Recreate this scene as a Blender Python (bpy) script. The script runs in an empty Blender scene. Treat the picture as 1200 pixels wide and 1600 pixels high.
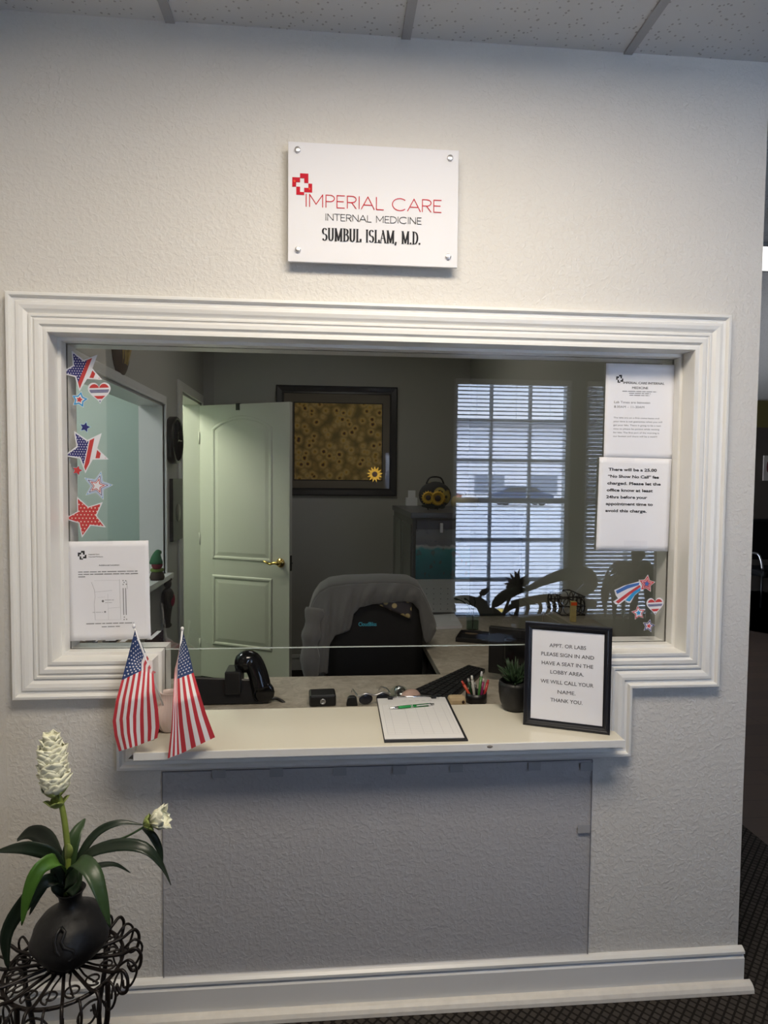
import bpy, bmesh, math, random
from mathutils import Vector, Matrix
random.seed(7)
PI = math.pi
scene = bpy.context.scene
COL = scene.collection

# ------------------------------------------------------------------ camera
CAM = Vector((0.0, -1.7365, 1.4872)); F = 995.23
YAW, PIT, ROL = .0850, -.0473, .0091
def _axes():
    cy, sy, cp, sp = math.cos(YAW), math.sin(YAW), math.cos(PIT), math.sin(PIT)
    f = Vector((sy*cp, cy*cp, sp)); r = Vector((cy, -sy, 0)); u = r.cross(f)
    return r*math.cos(ROL)+u*math.sin(ROL), u*math.cos(ROL)-r*math.sin(ROL), f
RT, UP, FW = _axes()
cd = bpy.data.cameras.new('camera'); cam = bpy.data.objects.new('camera', cd); COL.objects.link(cam)
cd.sensor_fit = 'VERTICAL'; cd.sensor_height = 36; cd.sensor_width = 27; cd.lens = 36*F/1600
cd.clip_start = .05; cd.clip_end = 200
M = Matrix((RT, UP, -FW)).transposed().to_4x4(); M.translation = CAM
cam.matrix_world = M
scene.camera = cam
def ray(px, py): return FW + RT*((px-600)/F) - UP*((py-800)/F)
def aty(px, py, Y):
    d = ray(px, py); return CAM + d*((Y-CAM.y)/d.y)
def atz(px, py, Z):
    d = ray(px, py); return CAM + d*((Z-CAM.z)/d.z)
def atx(px, py, X):
    d = ray(px, py); return CAM + d*((X-CAM.x)/d.x)

# ------------------------------------------------------------------ world, lights, exposure
scene.view_settings.view_transform = 'Standard'; scene.view_settings.look = 'None'
scene.view_settings.exposure = 0.0; scene.view_settings.gamma = 1.0
scene.view_settings.use_curve_mapping = False
SKY = 8.0
w = bpy.data.worlds.new('sky'); scene.world = w; w.use_nodes = True
nt = w.node_tree; nt.nodes.clear()
tc = nt.nodes.new('ShaderNodeTexCoord'); sx = nt.nodes.new('ShaderNodeSeparateXYZ'); rp = nt.nodes.new('ShaderNodeValToRGB')
bg = nt.nodes.new('ShaderNodeBackground'); wo = nt.nodes.new('ShaderNodeOutputWorld')
nt.links.new(tc.outputs['Generated'], sx.inputs[0]); nt.links.new(sx.outputs['Z'], rp.inputs[0])
rp.color_ramp.elements[0].position = 0.0; rp.color_ramp.elements[0].color = (.92, .945, 1.0, 1)
rp.color_ramp.elements[1].position = .25; rp.color_ramp.elements[1].color = (.42, .60, .95, 1)
nt.links.new(rp.outputs[0], bg.inputs[0]); bg.inputs[1].default_value = SKY
nt.links.new(bg.outputs[0], wo.inputs[0])
def area(name, loc, size, power, color, rot=(0, 0, 0), portal=False, sizey=None):
    l = bpy.data.lights.new(name, 'AREA'); l.energy = power; l.color = color
    l.shape = 'RECTANGLE'; l.size = size; l.size_y = sizey or size
    o = bpy.data.objects.new(name, l); COL.objects.link(o); o.location = loc; o.rotation_euler = rot
    if portal: l.cycles.is_portal = True
    return o
YW = -2.90            # lobby window wall
YM = .085             # front face of the service-window glass
def refl(px, py, Y=YW):    # a lobby point seen mirrored in the glass
    p = aty(px, py, 2*YM-Y); p.y = Y; return p
area('lobby_panel_light', (.25, -1.08, 2.63), 1.1, 40, (1, .885, .73), sizey=.55)
area('office_fill_light', (.1, 1.8, 2.63), .6, 4.2, (1, .95, .85))  # added fill that brightens the dim office, not a real fixture
area('side_room_light', (-1.75, 2.75, 2.45), .6, 26, (.95, 1, .76))
area('teal_room_light', (-1.9, 1.2, 2.5), .6, 15, (.95, 1, .97))
area('hall_light', (2.62, 1.68, 2.62), .55, 1.5, (1, .95, .9), sizey=.55)
WA0 = refl(710, 590); WA1 = refl(886, 1000); WB0 = refl(918, 592); WB1 = refl(1075, 1000)
WZ1 = WA0.z; WZ0 = .42
WINS = [(WA0.x, WA1.x), (WB0.x, WB1.x+.25)]
for i, (a, b) in enumerate(WINS):
    area('window_portal', ((a+b)/2, YW-.06, (WZ0+WZ1)/2), b-a, 1, (1, 1, 1), rot=(PI/2, 0, 0), portal=True, sizey=WZ1-WZ0)

# ------------------------------------------------------------------ materials
class N:
    """tiny node helper"""
    def __init__(s, name):
        s.m = bpy.data.materials.new(name); s.m.use_nodes = True; s.t = s.m.node_tree
        s.b = s.t.nodes['Principled BSDF']
    def n(s, typ, **kw):
        x = s.t.nodes.new(typ)
        for k, v in kw.items(): setattr(x, k, v)
        return x
    def l(s, a, b): s.t.links.new(a, b)
    def math(s, op, a, b=None):
        x = s.n('ShaderNodeMath', operation=op)
        for i, v in enumerate((a, b)):
            if v is None: continue
            if isinstance(v, (int, float)): x.inputs[i].default_value = v
            else: s.l(v, x.inputs[i])
        return x.outputs[0]
    def mix(s, fac, a, b):
        x = s.n('ShaderNodeMix', data_type='RGBA')
        if isinstance(fac, (int, float)): x.inputs[0].default_value = fac
        else: s.l(fac, x.inputs[0])
        for i, v in ((6, a), (7, b)):
            if isinstance(v, tuple): x.inputs[i].default_value = v if len(v) == 4 else v+(1,)
            else: s.l(v, x.inputs[i])
        return x.outputs[2]
def c4(c): return (c[0], c[1], c[2], 1)
def srgb(r, g, b):
    f = lambda v: (v/255/12.92) if v/255 <= .04045 else ((v/255+.055)/1.055)**2.4
    return (f(r), f(g), f(b))
def mat(name, col, rough=.5, metal=0, bump=None, var=0, vscale=8, coat=0, emit=None, spec=None, sheen=0):
    k = N(name); b = k.b
    b.inputs['Base Color'].default_value = c4(col); b.inputs['Roughness'].default_value = rough
    b.inputs['Metallic'].default_value = metal
    if coat: b.inputs['Coat Weight'].default_value = coat; b.inputs['Coat Roughness'].default_value = .05
    if spec is not None: b.inputs['Specular IOR Level'].default_value = spec
    if sheen: b.inputs['Sheen Weight'].default_value = sheen
    if emit: b.inputs['Emission Color'].default_value = c4(col); b.inputs['Emission Strength'].default_value = emit
    tcn = None
    if bump or var: tcn = k.n('ShaderNodeTexCoord')
    if var:
        t = k.n('ShaderNodeTexNoise'); t.inputs['Scale'].default_value = vscale; t.inputs['Detail'].default_value = 4
        k.l(tcn.outputs['Object'], t.inputs['Vector'])
        d = tuple(max(0, x*(1-var)) for x in col); e = tuple(min(1, x*(1+var)) for x in col)
        k.l(k.mix(t.outputs[0], d, e), b.inputs['Base Color'])
    if bump:
        t = k.n('ShaderNodeTexNoise'); t.inputs['Scale'].default_value = bump[0]; t.inputs['Detail'].default_value = 3
        k.l(tcn.outputs['Object'], t.inputs['Vector'])
        p = k.n('ShaderNodeBump'); p.inputs['Strength'].default_value = bump[1]; p.inputs['Distance'].default_value = bump[2] if len(bump) > 2 else .002
        k.l(t.outputs[0], p.inputs['Height']); k.l(p.outputs[0], b.inputs['Normal'])
    return k.m
# painted knock-down plaster
def plaster(name, col):
    k = N(name); b = k.b; b.inputs['Base Color'].default_value = c4(col); b.inputs['Roughness'].default_value = .55
    tcn = k.n('ShaderNodeTexCoord')
    t = k.n('ShaderNodeTexNoise'); t.inputs['Scale'].default_value = 85; t.inputs['Detail'].default_value = 2.5; t.inputs['Distortion'].default_value = .6
    k.l(tcn.outputs['Object'], t.inputs['Vector'])
    r = k.n('ShaderNodeValToRGB'); r.color_ramp.elements[0].position = .42; r.color_ramp.elements[1].position = .66
    k.l(t.outputs[0], r.inputs[0])
    p = k.n('ShaderNodeBump'); p.inputs['Strength'].default_value = .40; p.inputs['Distance'].default_value = .0022
    k.l(r.outputs[0], p.inputs['Height']); k.l(p.outputs[0], b.inputs['Normal'])
    return k.m
m_wall = plaster('wall_paint', (.665, .645, .605))
m_office = mat('office_paint', (.46, .45, .41), .7, bump=(60, .15))
m_teal = mat('teal_paint', (.44, .54, .475), .6)
m_green = mat('green_paint', (.55, .60, .45), .6)
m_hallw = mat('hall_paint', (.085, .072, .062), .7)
m_lobw = mat('lobby_reflection_dark', (.055, .05, .046), .7)  # lobby walls out of view, darkened to dim their reflection in the glass
m_olive = mat('olive_paint', (.17, .14, .045), .7)
m_trim = mat('white_trim', (.78, .775, .75), .33)
m_trimd = mat('door_paint', (.68, .67, .61), .4)
m_dusty = mat('shoe_paint', (.72, .69, .63), .5, var=.15, vscale=30)
m_slab = mat('counter_laminate', (.72, .685, .58), .09, spec=.5)
m_chip = mat('bare_wood_chip', (.22, .2, .18), .8)
def tilem():
    k = N('ceiling_tile'); b = k.b; b.inputs['Roughness'].default_value = .9
    tcn = k.n('ShaderNodeTexCoord'); v = k.n('ShaderNodeTexVoronoi'); v.inputs['Scale'].default_value = 62
    k.l(tcn.outputs['Object'], v.inputs['Vector'])
    n2 = k.n('ShaderNodeTexNoise'); n2.inputs['Scale'].default_value = 25; k.l(tcn.outputs['Object'], n2.inputs['Vector'])
    th = k.math('MULTIPLY', n2.outputs[0], .52)
    f = k.math('LESS_THAN', v.outputs['Distance'], th)
    f = k.math('MULTIPLY', f, .75)
    f2 = k.math('LESS_THAN', v.outputs['Distance'], .2)
    k.l(k.mix(k.math('MULTIPLY', f2, f), (.62, .62, .62), (.3, .29, .28)), b.inputs['Base Color'])
    p = k.n('ShaderNodeBump'); p.inputs['Strength'].default_value = .4; p.inputs['Distance'].default_value = .002; p.invert = True
    k.l(f2, p.inputs['Height']); k.l(p.outputs[0], b.inputs['Normal'])
    return k.m
m_tile = tilem()
m_tee = mat('tee_metal', (.36, .36, .37), .5)
def carpetm():
    k = N('carpet'); b = k.b; b.inputs['Roughness'].default_value = .95; b.inputs['Specular IOR Level'].default_value = .1
    tcn = k.n('ShaderNodeTexCoord'); mp = k.n('ShaderNodeMapping'); mp.inputs['Rotation'].default_value = (0, 0, PI/4)
    k.l(tcn.outputs['Object'], mp.inputs[0])
    ck = k.n('ShaderNodeTexBrick'); ck.offset = 0; ck.inputs['Scale'].default_value = 1
    ck.inputs['Brick Width'].default_value = .022; ck.inputs['Row Height'].default_value = .022; ck.inputs['Mortar Size'].default_value = .003
    ck.inputs['Color1'].default_value = (.045, .040, .036, 1); ck.inputs['Color2'].default_value = (.060, .053, .047, 1); ck.inputs['Mortar'].default_value = (.016, .014, .013, 1)
    k.l(mp.outputs[0], ck.inputs['Vector']); k.l(ck.outputs[0], b.inputs['Base Color'])
    p = k.n('ShaderNodeBump'); p.inputs['Strength'].default_value = .8; p.inputs['Distance'].default_value = .004; p.invert = True
    k.l(ck.outputs['Fac'], p.inputs['Height']); k.l(p.outputs[0], b.inputs['Normal'])
    return k.m
m_carpet = carpetm()
def woodm():
    k = N('wood_floor'); b = k.b; b.inputs['Roughness'].default_value = .45
    tcn = k.n('ShaderNodeTexCoord')
    br = k.n('ShaderNodeTexBrick'); br.inputs['Scale'].default_value = 1; br.inputs['Brick Width'].default_value = .9; br.inputs['Row Height'].default_value = .15
    br.inputs['Mortar Size'].default_value = .002
    br.inputs['Color1'].default_value = (.075, .047, .032, 1); br.inputs['Color2'].default_value = (.05, .032, .022, 1); br.inputs['Mortar'].default_value = (.02, .012, .01, 1)
    k.l(tcn.outputs['Object'], br.inputs['Vector']); k.l(br.outputs[0], b.inputs['Base Color'])
    return k.m
m_wood = woodm()
def deskm():
    k = N('stone_laminate'); b = k.b; b.inputs['Roughness'].default_value = .35
    tcn = k.n('ShaderNodeTexCoord')
    t = k.n('ShaderNodeTexNoise'); t.inputs['Scale'].default_value = 22; t.inputs['Detail'].default_value = 6; t.inputs['Roughness'].default_value = .7; t.inputs['Distortion'].default_value = 1.2
    k.l(tcn.outputs['Object'], t.inputs['Vector'])
    r = k.n('ShaderNodeValToRGB'); r.color_ramp.elements[0].position = .35; r.color_ramp.elements[1].position = .68
    r.color_ramp.elements[0].color = (.30, .265, .21, 1); r.color_ramp.elements[1].color = (.50, .46, .39, 1)
    k.l(t.outputs[0], r.inputs[0]); k.l(r.outputs[0], b.inputs['Base Color'])
    return k.m
m_desk = deskm()
def glassm(name='pane_glass', ior=1.72, tint=(1, 1, 1), rough=0.0):
    m = bpy.data.materials.new(name); m.use_nodes = True; t = m.node_tree; t.nodes.clear()
    o = t.nodes.new('ShaderNodeOutputMaterial'); mx = t.nodes.new('ShaderNodeMixShader')
    tr = t.nodes.new('ShaderNodeBsdfTransparent'); gl = t.nodes.new('ShaderNodeBsdfGlossy'); fr = t.nodes.new('ShaderNodeFresnel')
    ge = t.nodes.new('ShaderNodeNewGeometry'); ma = t.nodes.new('ShaderNodeMath'); ma.operation = 'MULTIPLY_ADD'
    t.links.new(ge.outputs['Backfacing'], ma.inputs[0]); ma.inputs[1].default_value = 1-ior; ma.inputs[2].default_value = ior
    t.links.new(ma.outputs[0], fr.inputs['IOR'])
    tr.inputs[0].default_value = c4(tint); gl.inputs['Roughness'].default_value = rough
    t.links.new(fr.outputs[0], mx.inputs[0]); t.links.new(tr.outputs[0], mx.inputs[1]); t.links.new(gl.outputs[0], mx.inputs[2])
    t.links.new(mx.outputs[0], o.inputs[0]); return m
m_glass = glassm(ior=2.15)
m_jar = glassm('jar_glass', 1.5, (.86, .92, .9))
m_clear = glassm('clear_sheet', 1.30, (.915, .92, .94), .25)
m_tape = glassm('clear_tape', 1.12, (.985, .985, .988), .4)
m_ktape = mat('cloudy_tape', (.37, .37, .38), .35)
m_edge = mat('glass_edge', (.55, .62, .60), .2)
m_paper = mat('paper', (.80, .80, .83), .6)
m_ink = mat('ink_black', (.02, .02, .022), .6)
m_inkg = mat('ink_grey', (.22, .22, .23), .6)
m_inkm = mat('ink_dark_grey', (.10, .10, .11), .6)
m_inkl = mat('ink_light', (.45, .45, .47), .6)
m_acr = mat('white_acrylic', (.74, .74, .77), .5, spec=.2)
m_red = mat('sign_red', (.52, .004, .022), .6, spec=.2)
m_orange = mat('sign_orange', (.80, .10, .02), .6, spec=.2)
m_dkg = mat('sign_charcoal', (.03, .03, .035), .7, spec=.1)
m_steel = mat('brushed_steel', (.62, .62, .64), .28, 1)
m_chrome = mat('chrome', (.8, .8, .82), .08, 1)
m_gold = mat('polished_brass', (.75, .52, .16), .18, 1)
m_black = mat('black_plastic', (.008, .008, .009), .35)
m_blackg = mat('black_gloss', (.006, .006, .007), .12)
m_frame = mat('black_frame', (.010, .011, .016), .28)
m_iron = mat('wrought_iron', (.014, .010, .009), .42, .3, bump=(120, .3))
m_vase = mat('black_ceramic', (.007, .007, .008), .48, bump=(22, .5, .006))
m_soil = mat('dark_moss', (.02, .025, .012), .95)
m_pink = mat('pink_white_ceramic', (.80, .66, .62), .25)
m_polew = mat('white_plastic', (.80, .80, .82), .35)
m_fred = mat('flag_red', (.50, .025, .04), .75, sheen=.2)
m_fwhite = mat('flag_white', (.78, .76, .78), .75)
m_fblue = mat('flag_blue', (.018, .045, .15), .75)
m_green_pen = mat('green_metal', (.02, .26, .06), .28, .4)
m_board = mat('clipboard_black', (.012, .012, .014), .5)

# ------------------------------------------------------------------ mesh builder
class MB:
    def __init__(s): s.v = []; s.f = []; s.mi = []; s.sm = []
    def add(s, vs, fs, mi=0, smooth=False, X=None):
        o = len(s.v)
        for p in vs:
            p = Vector(p); s.v.append(X @ p if X else p)
        for f in fs: s.f.append([i+o for i in f]); s.mi.append(mi); s.sm.append(smooth)
        return s
    def box(s, lo, hi, mi=0, X=None):
        x0, y0, z0 = lo; x1, y1, z1 = hi
        return s.add([(x0,y0,z0),(x1,y0,z0),(x1,y1,z0),(x0,y1,z0),(x0,y0,z1),(x1,y0,z1),(x1,y1,z1),(x0,y1,z1)],
                     [(0,3,2,1),(4,5,6,7),(0,1,5,4),(1,2,6,5),(2,3,7,6),(3,0,4,7)], mi, X=X)
    def cbox(s, c, d, mi=0, X=None):
        return s.box([c[i]-d[i]/2 for i in range(3)], [c[i]+d[i]/2 for i in range(3)], mi, X)
    def prism(s, pts, a, b, mi=0, axis='y', X=None):
        n = len(pts)
        def q(p, h):
            return (p[0], h, p[1]) if axis == 'y' else ((p[0], p[1], h) if axis == 'z' else (h, p[0], p[1]))
        vs = [q(p, a) for p in pts]+[q(p, b) for p in pts]
        return s.add(vs, [tuple(range(n)), tuple(range(2*n-1, n-1, -1))]+[(i, i+n, (i+1) % n+n, (i+1) % n) for i in range(n)], mi, X=X)
    def tube(s, pts, rad, seg=8, mi=0, closed=False, X=None, flat=1.0):
        pts = [Vector(p) for p in pts]; n = len(pts)
        if not hasattr(rad, '__len__'): rad = [rad]*n
        vs = []; up = None
        for i in range(n):
            a = pts[i-1] if (i > 0 or closed) else pts[i]; b = pts[(i+1) % n] if (i < n-1 or closed) else pts[i]
            t = (b-a)
            t = t.normalized() if t.length > 1e-9 else Vector((0, 0, 1))
            if up is None:
                up = Vector((0, 0, 1)) if abs(t.z) < .9 else Vector((1, 0, 0))
            sd = t.cross(up)
            if sd.length < 1e-6: sd = t.cross(Vector((.3, .9, .2)))
            sd.normalize(); up = sd.cross(t).normalized()
            for k in range(seg):
                a_ = 2*PI*k/seg
                vs.append(pts[i]+(sd*math.cos(a_)+up*math.sin(a_)*flat)*rad[i])
        fs = []
        for i in range(n if closed else n-1):
            j = (i+1) % n
            for k in range(seg): fs.append((i*seg+k, i*seg+(k+1) % seg, j*seg+(k+1) % seg, j*seg+k))
        if not closed: fs += [tuple(range(seg-1, -1, -1)), tuple((n-1)*seg+k for k in range(seg))]
        return s.add(vs, fs, mi, True, X)
    def lathe(s, prof, c=(0, 0, 0), seg=24, mi=0, X=None, fn=None):
        vs = []; n = len(prof)
        for i, (r, z) in enumerate(prof):
            for k in range(seg):
                a = 2*PI*k/seg; rr = r*(fn(a, i) if fn else 1)
                vs.append((c[0]+rr*math.cos(a), c[1]+rr*math.sin(a), c[2]+z))
        fs = [(i*seg+k, i*seg+(k+1) % seg, (i+1)*seg+(k+1) % seg, (i+1)*seg+k) for i in range(n-1) for k in range(seg)]
        if prof[0][0] > 1e-5: fs.append(tuple(range(seg-1, -1, -1)))
        if prof[-1][0] > 1e-5: fs.append(tuple((n-1)*seg+k for k in range(seg)))
        return s.add(vs, fs, mi, True, X)
    def ball(s, c, r, seg=12, mi=0, X=None):
        if not hasattr(r, '__len__'): r = (r, r, r)
        prof = [(max(1e-6, math.sin(PI*i/seg)), -math.cos(PI*i/seg)) for i in range(seg+1)]
        Y = Matrix.Translation(Vector(c)) @ Matrix.Diagonal((r[0], r[1], r[2], 1))
        return s.lathe(prof, seg=seg*2, mi=mi, X=(X @ Y) if X else Y)
    def cyl(s, p0, p1, r, seg=16, mi=0, X=None): return s.tube([p0, p1], r, seg, mi, X=X)
    def grid(s, fn, nu, nv, mi=None, smooth=True, thick=0):
        vs = [fn(i/nu, j/nv) for i in range(nu+1) for j in range(nv+1)]
        o = len(s.v); s.v += [Vector(p) for p in vs]
        for i in range(nu):
            for j in range(nv):
                s.f.append([o+i*(nv+1)+j, o+(i+1)*(nv+1)+j, o+(i+1)*(nv+1)+j+1, o+i*(nv+1)+j+1])
                s.mi.append(mi((i+.5)/nu, (j+.5)/nv) if callable(mi) else (mi or 0)); s.sm.append(smooth)
        return s
    def build(s, name, mats, parent=None, loc=None, rot=None, bevel=0, solid=0, sub=0, auto=True):
        me = bpy.data.meshes.new(name); me.from_pydata([tuple(v) for v in s.v], [], s.f)
        if not isinstance(mats, (list, tuple)): mats = [mats]
        for m in mats: me.materials.append(m)
        me.polygons.foreach_set('material_index', s.mi); me.polygons.foreach_set('use_smooth', s.sm)
        bm = bmesh.new(); bm.from_mesh(me); bmesh.ops.recalc_face_normals(bm, faces=bm.faces); bm.to_mesh(me); bm.free()
        me.update()
        o = bpy.data.objects.new(name, me); COL.objects.link(o)
        if parent: o.parent = parent
        if loc is not None: o.location = loc
        if rot is not None: o.rotation_euler = rot
        if solid:
            md = o.modifiers.new('solid', 'SOLIDIFY'); md.thickness = solid; md.offset = 0
        if sub:
            md = o.modifiers.new('sub', 'SUBSURF'); md.levels = sub; md.render_levels = sub
        if bevel:
            md = o.modifiers.new('bevel', 'BEVEL'); md.width = bevel; md.segments = 2; md.limit_method = 'ANGLE'; md.angle_limit = .6
        return o
def tag(o, label, cat, group=None, kind=None):
    o['label'] = label; o['category'] = cat
    if group: o['group'] = group
    if kind: o['kind'] = kind
    return o
def thing(name, label, cat, loc=(0, 0, 0), rot=(0, 0, 0), group=None):
    o = bpy.data.objects.new(name, None); o.empty_display_size = .05; COL.objects.link(o)
    o.location = loc; o.rotation_euler = rot
    return tag(o, label, cat, group)
def struct(o, label=None, cat=None):
    o['kind'] = 'structure'
    if label: o['label'] = label
    if cat: o['category'] = cat
    return o
def plab(o, label): o['label'] = label; return o

def wall_holes(axis, at0, at1, ulo, uhi, zlo, zhi, holes):
    """slab wall; axis 'y': spans x(u) & z, thickness y at0..at1; axis 'x': spans y(u) & z"""
    us = sorted({ulo, uhi, *[h[0] for h in holes], *[h[1] for h in holes]}); zs = sorted({zlo, zhi, *[h[2] for h in holes], *[h[3] for h in holes]})
    us = [u for u in us if ulo <= u <= uhi]; zs = [z for z in zs if zlo <= z <= zhi]
    def solid(i, j):
        if i < 0 or j < 0 or i >= len(us)-1 or j >= len(zs)-1: return False
        u = (us[i]+us[i+1])/2; z = (zs[j]+zs[j+1])/2
        return not any(h[0] < u < h[1] and h[2] < z < h[3] for h in holes)
    P = (lambda u, t, z: (u, t, z)) if axis == 'y' else (lambda u, t, z: (t, u, z))
    b = MB()
    for i in range(len(us)-1):
        for j in range(len(zs)-1):
            if not solid(i, j): continue
            u0, u1, z0, z1 = us[i], us[i+1], zs[j], zs[j+1]
            for t in (at0, at1): b.add([P(u0,t,z0), P(u1,t,z0), P(u1,t,z1), P(u0,t,z1)], [(0,1,2,3)])
            if not solid(i-1, j): b.add([P(u0,at0,z0), P(u0,at1,z0), P(u0,at1,z1), P(u0,at0,z1)], [(0,1,2,3)])
            if not solid(i+1, j): b.add([P(u1,at0,z0), P(u1,at1,z0), P(u1,at1,z1), P(u1,at0,z1)], [(0,1,2,3)])
            if not solid(i, j-1): b.add([P(u0,at0,z0), P(u1,at0,z0), P(u1,at1,z0), P(u0,at1,z0)], [(0,1,2,3)])
            if not solid(i, j+1): b.add([P(u0,at0,z1), P(u1,at0,z1), P(u1,at1,z1), P(u0,at1,z1)], [(0,1,2,3)])
    bm = bmesh.new()
    vs = [bm.verts.new(v) for v in b.v]
    for f in b.f: bm.faces.new([vs[i] for i in f])
    bmesh.ops.remove_doubles(bm, verts=bm.verts, dist=1e-5)
    r = MB(); bm.verts.index_update()
    r.v = [v.co.copy() for v in bm.verts]; r.f = [[v.index for v in f.verts] for f in bm.faces]; r.mi = [0]*len(r.f); r.sm = [False]*len(r.f)
    bm.free(); return r
def offset_poly(pts, d, sc=None):
    """inward offset of a CCW polygon (x,z); sc scales single edges"""
    n = len(pts); out = []
    for i in range(n):
        p0, p1, p2 = Vector(pts[i-1]), Vector(pts[i]), Vector(pts[(i+1) % n])
        a = (p1-p0).normalized(); b = (p2-p1).normalized()
        na = Vector((-a.y, a.x)); nb = Vector((-b.y, b.x))
        da = d*(sc[i-1] if sc else 1); db = d*(sc[i] if sc else 1)
        if abs(na.dot(nb)) < .2: out.append(p1+na*da+nb*db)
        else: k = 1+na.dot(nb); out.append(p1+(na+nb)*(d/k))
    return out
def sweep_poly(mb, poly, prof, conv, sc=None, skip=lambda k, t: False):
    """prof: (offset, height); conv(x,z,h)->3d"""
    rings = [[conv(p.x, p.y, h) for p in offset_poly(poly, t, sc)] for t, h in prof]
    n = len(poly)
    vs = [p for r in rings for p in r]
    fs = [(i*n+k, i*n+(k+1) % n, (i+1)*n+(k+1) % n, (i+1)*n+k) for i in range(len(prof)-1) for k in range(n) if not skip(k, prof[i+1][0])]
    mb.add(vs, fs)
def font_mesh(body, size=1.0, align='LEFT', bold=0.0, spacing=1.0, extr=.0):
    cu = bpy.data.curves.new('t', 'FONT'); cu.body = body; cu.size = size; cu.align_x = align; cu.offset = bold; cu.space_character = spacing
    cu.resolution_u = 3; cu.extrude = extr
    o = bpy.data.objects.new('t', cu); COL.objects.link(o)
    dg = bpy.context.evaluated_depsgraph_get(); me = o.evaluated_get(dg).to_mesh()
    vs = [v.co.copy() for v in me.vertices]; fs = [list(p.vertices) for p in me.polygons]
    o.evaluated_get(dg).to_mesh_clear(); bpy.data.objects.remove(o); bpy.data.curves.remove(cu)
    return vs, fs
def put_text(mb, body, x, z, y, h, width=None, align='LEFT', bold=0, squeeze=1.0, mi=0, X=None):
    """body with baseline z and capital height h, in the plane y, read from -y; optional exact width"""
    dup = bold if 'M' in body else 0          # capital M fills badly when offset: thicken it by a second, shifted copy
    vs, fs = font_mesh(body, 1.0, 'LEFT', 0 if dup else bold)
    if not vs: return
    k = h/.70
    mx = max(v.x for v in vs); mn = min(v.x for v in vs)
    kx = (width/(mx-mn)) if width else k*squeeze
    W = (mx-mn)*kx
    x0 = x - (0 if align == 'LEFT' else (W/2 if align == 'CENTER' else W))
    mb.add([(x0+(v.x-mn)*kx, y, z+v.y*k) for v in vs], fs, mi, X=X)
    if dup: mb.add([(x0+(v.x-mn+dup*1.5)*kx, y-.00002, z+v.y*k) for v in vs], fs, mi, X=X)
def dash_line(mb, x0, x1, z, y, h, mi=0, seed=0, X=None):
    """illegible print: word-length dashes"""
    rr = random.Random(seed); x = x0
    while x < x1:
        wl = min(x1-x, rr.uniform(2.2, 7)*h)
        mb.add([(x, y, z), (x+wl, y, z), (x+wl, y, z+h*rr.uniform(.55, .7)), (x, y, z+h*.6)], [(0,1,2,3)], mi, X=X); x += wl+h*.7
def star_pts(R, r=None, n=5, rot=0, c=(0, 0)):
    r = r or R*.45
    return [(c[0]+(R if i % 2 == 0 else r)*math.sin(rot+PI*i/n), c[1]+(R if i % 2 == 0 else r)*math.cos(rot+PI*i/n)) for i in range(2*n)]
# --- stroke lettering for the acrylic sign
def arc(cx, cz, rx, rz, a0, a1, n=12): return [(cx+rx*math.cos(math.radians(a0+(a1-a0)*i/n)), cz+rz*math.sin(math.radians(a0+(a1-a0)*i/n))) for i in range(n+1)]
GL = {
 'I': (.22, [[(.11,0),(.11,1)]]), 'M': (1.0, [[(.1,0),(.1,1),(.5,.22),(.9,1),(.9,0)]]),
 'P': (.68, [[(.1,0),(.1,1)], [(.1,1)]+arc(.36,.74,.26,.26,90,-90)+[(.1,.48)]]),
 'E': (.64, [[(.56,1),(.1,1),(.1,0),(.56,0)], [(.1,.52),(.5,.52)]]),
 'R': (.72, [[(.1,0),(.1,1)], [(.1,1)]+arc(.38,.74,.26,.26,90,-90)+[(.1,.48)], [(.36,.48),(.64,0)]]),
 'A': (.86, [[(.03,0),(.43,1),(.83,0)], [(.17,.33),(.69,.33)]]), 'L': (.58, [[(.1,1),(.1,0),(.54,0)]]),
 'C': (.98, [arc(.53,.5,.47,.5,48,312,18)]), 'N': (.84, [[(.1,0),(.1,1),(.74,0),(.74,1)]]), 'T': (.68, [[(.02,1),(.66,1)], [(.34,1),(.34,0)]]),
 'D': (.86, [[(.1,0),(.1,1),(.32,1)]+arc(.32,.5,.46,.5,90,-90,14)+[(.1,0)]]), ' ': (.46, []),
}
GS = {  # condensed, contrasted with serifs
 'S': (.56, [arc(.28,.745,.19,.235,30,270,14)+arc(.28,.27,.2,.25,90,-150,14)[1:]], []),
 'U': (.70, [[(.16,1),(.16,.3)]+arc(.35,.3,.19,.29,180,360,12)+[(.54,1)]], [(.16,1),(.54,1)]),
 'M': (.86, [[(.14,0),(.14,1)], [(.14,1),(.42,.05)], [(.42,.05),(.70,1)], [(.70,1),(.70,0)]], [(.14,0),(.70,0),(.12,1),(.72,1)]),
 'B': (.62, [[(.16,0),(.16,1)], [(.16,.98)]+arc(.3,.76,.2,.22,90,-90)+[(.16,.54)], [(.16,.54)]+arc(.32,.28,.23,.26,90,-90)+[(.16,.02)]], [(.13,0),(.13,1)]),
 'L': (.56, [[(.16,1),(.16,0)], [(.16,.02),(.5,.02),(.5,.22)]], [(.16,1),(.13,0)]),
 'I': (.34, [[(.17,0),(.17,1)]], [(.17,0),(.17,1)]),
 'A': (.70, [[(.1,0),(.35,1)], [(.33,1),(.6,0)], [(.19,.36),(.5,.36)]], [(.1,0),(.6,0)]),
 'D': (.68, [[(.16,0),(.16,1)], [(.16,.98),(.26,.98)]+arc(.26,.5,.31,.48,90,-90,14)+[(.16,.02)]], [(.13,0),(.13,1)]),
 '.': (.24, [[(.1,.0),(.1,.10)]], []), ',': (.26, [[(.12,.10),(.06,-.14)]], []), ' ': (.42, [], []),
}
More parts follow.
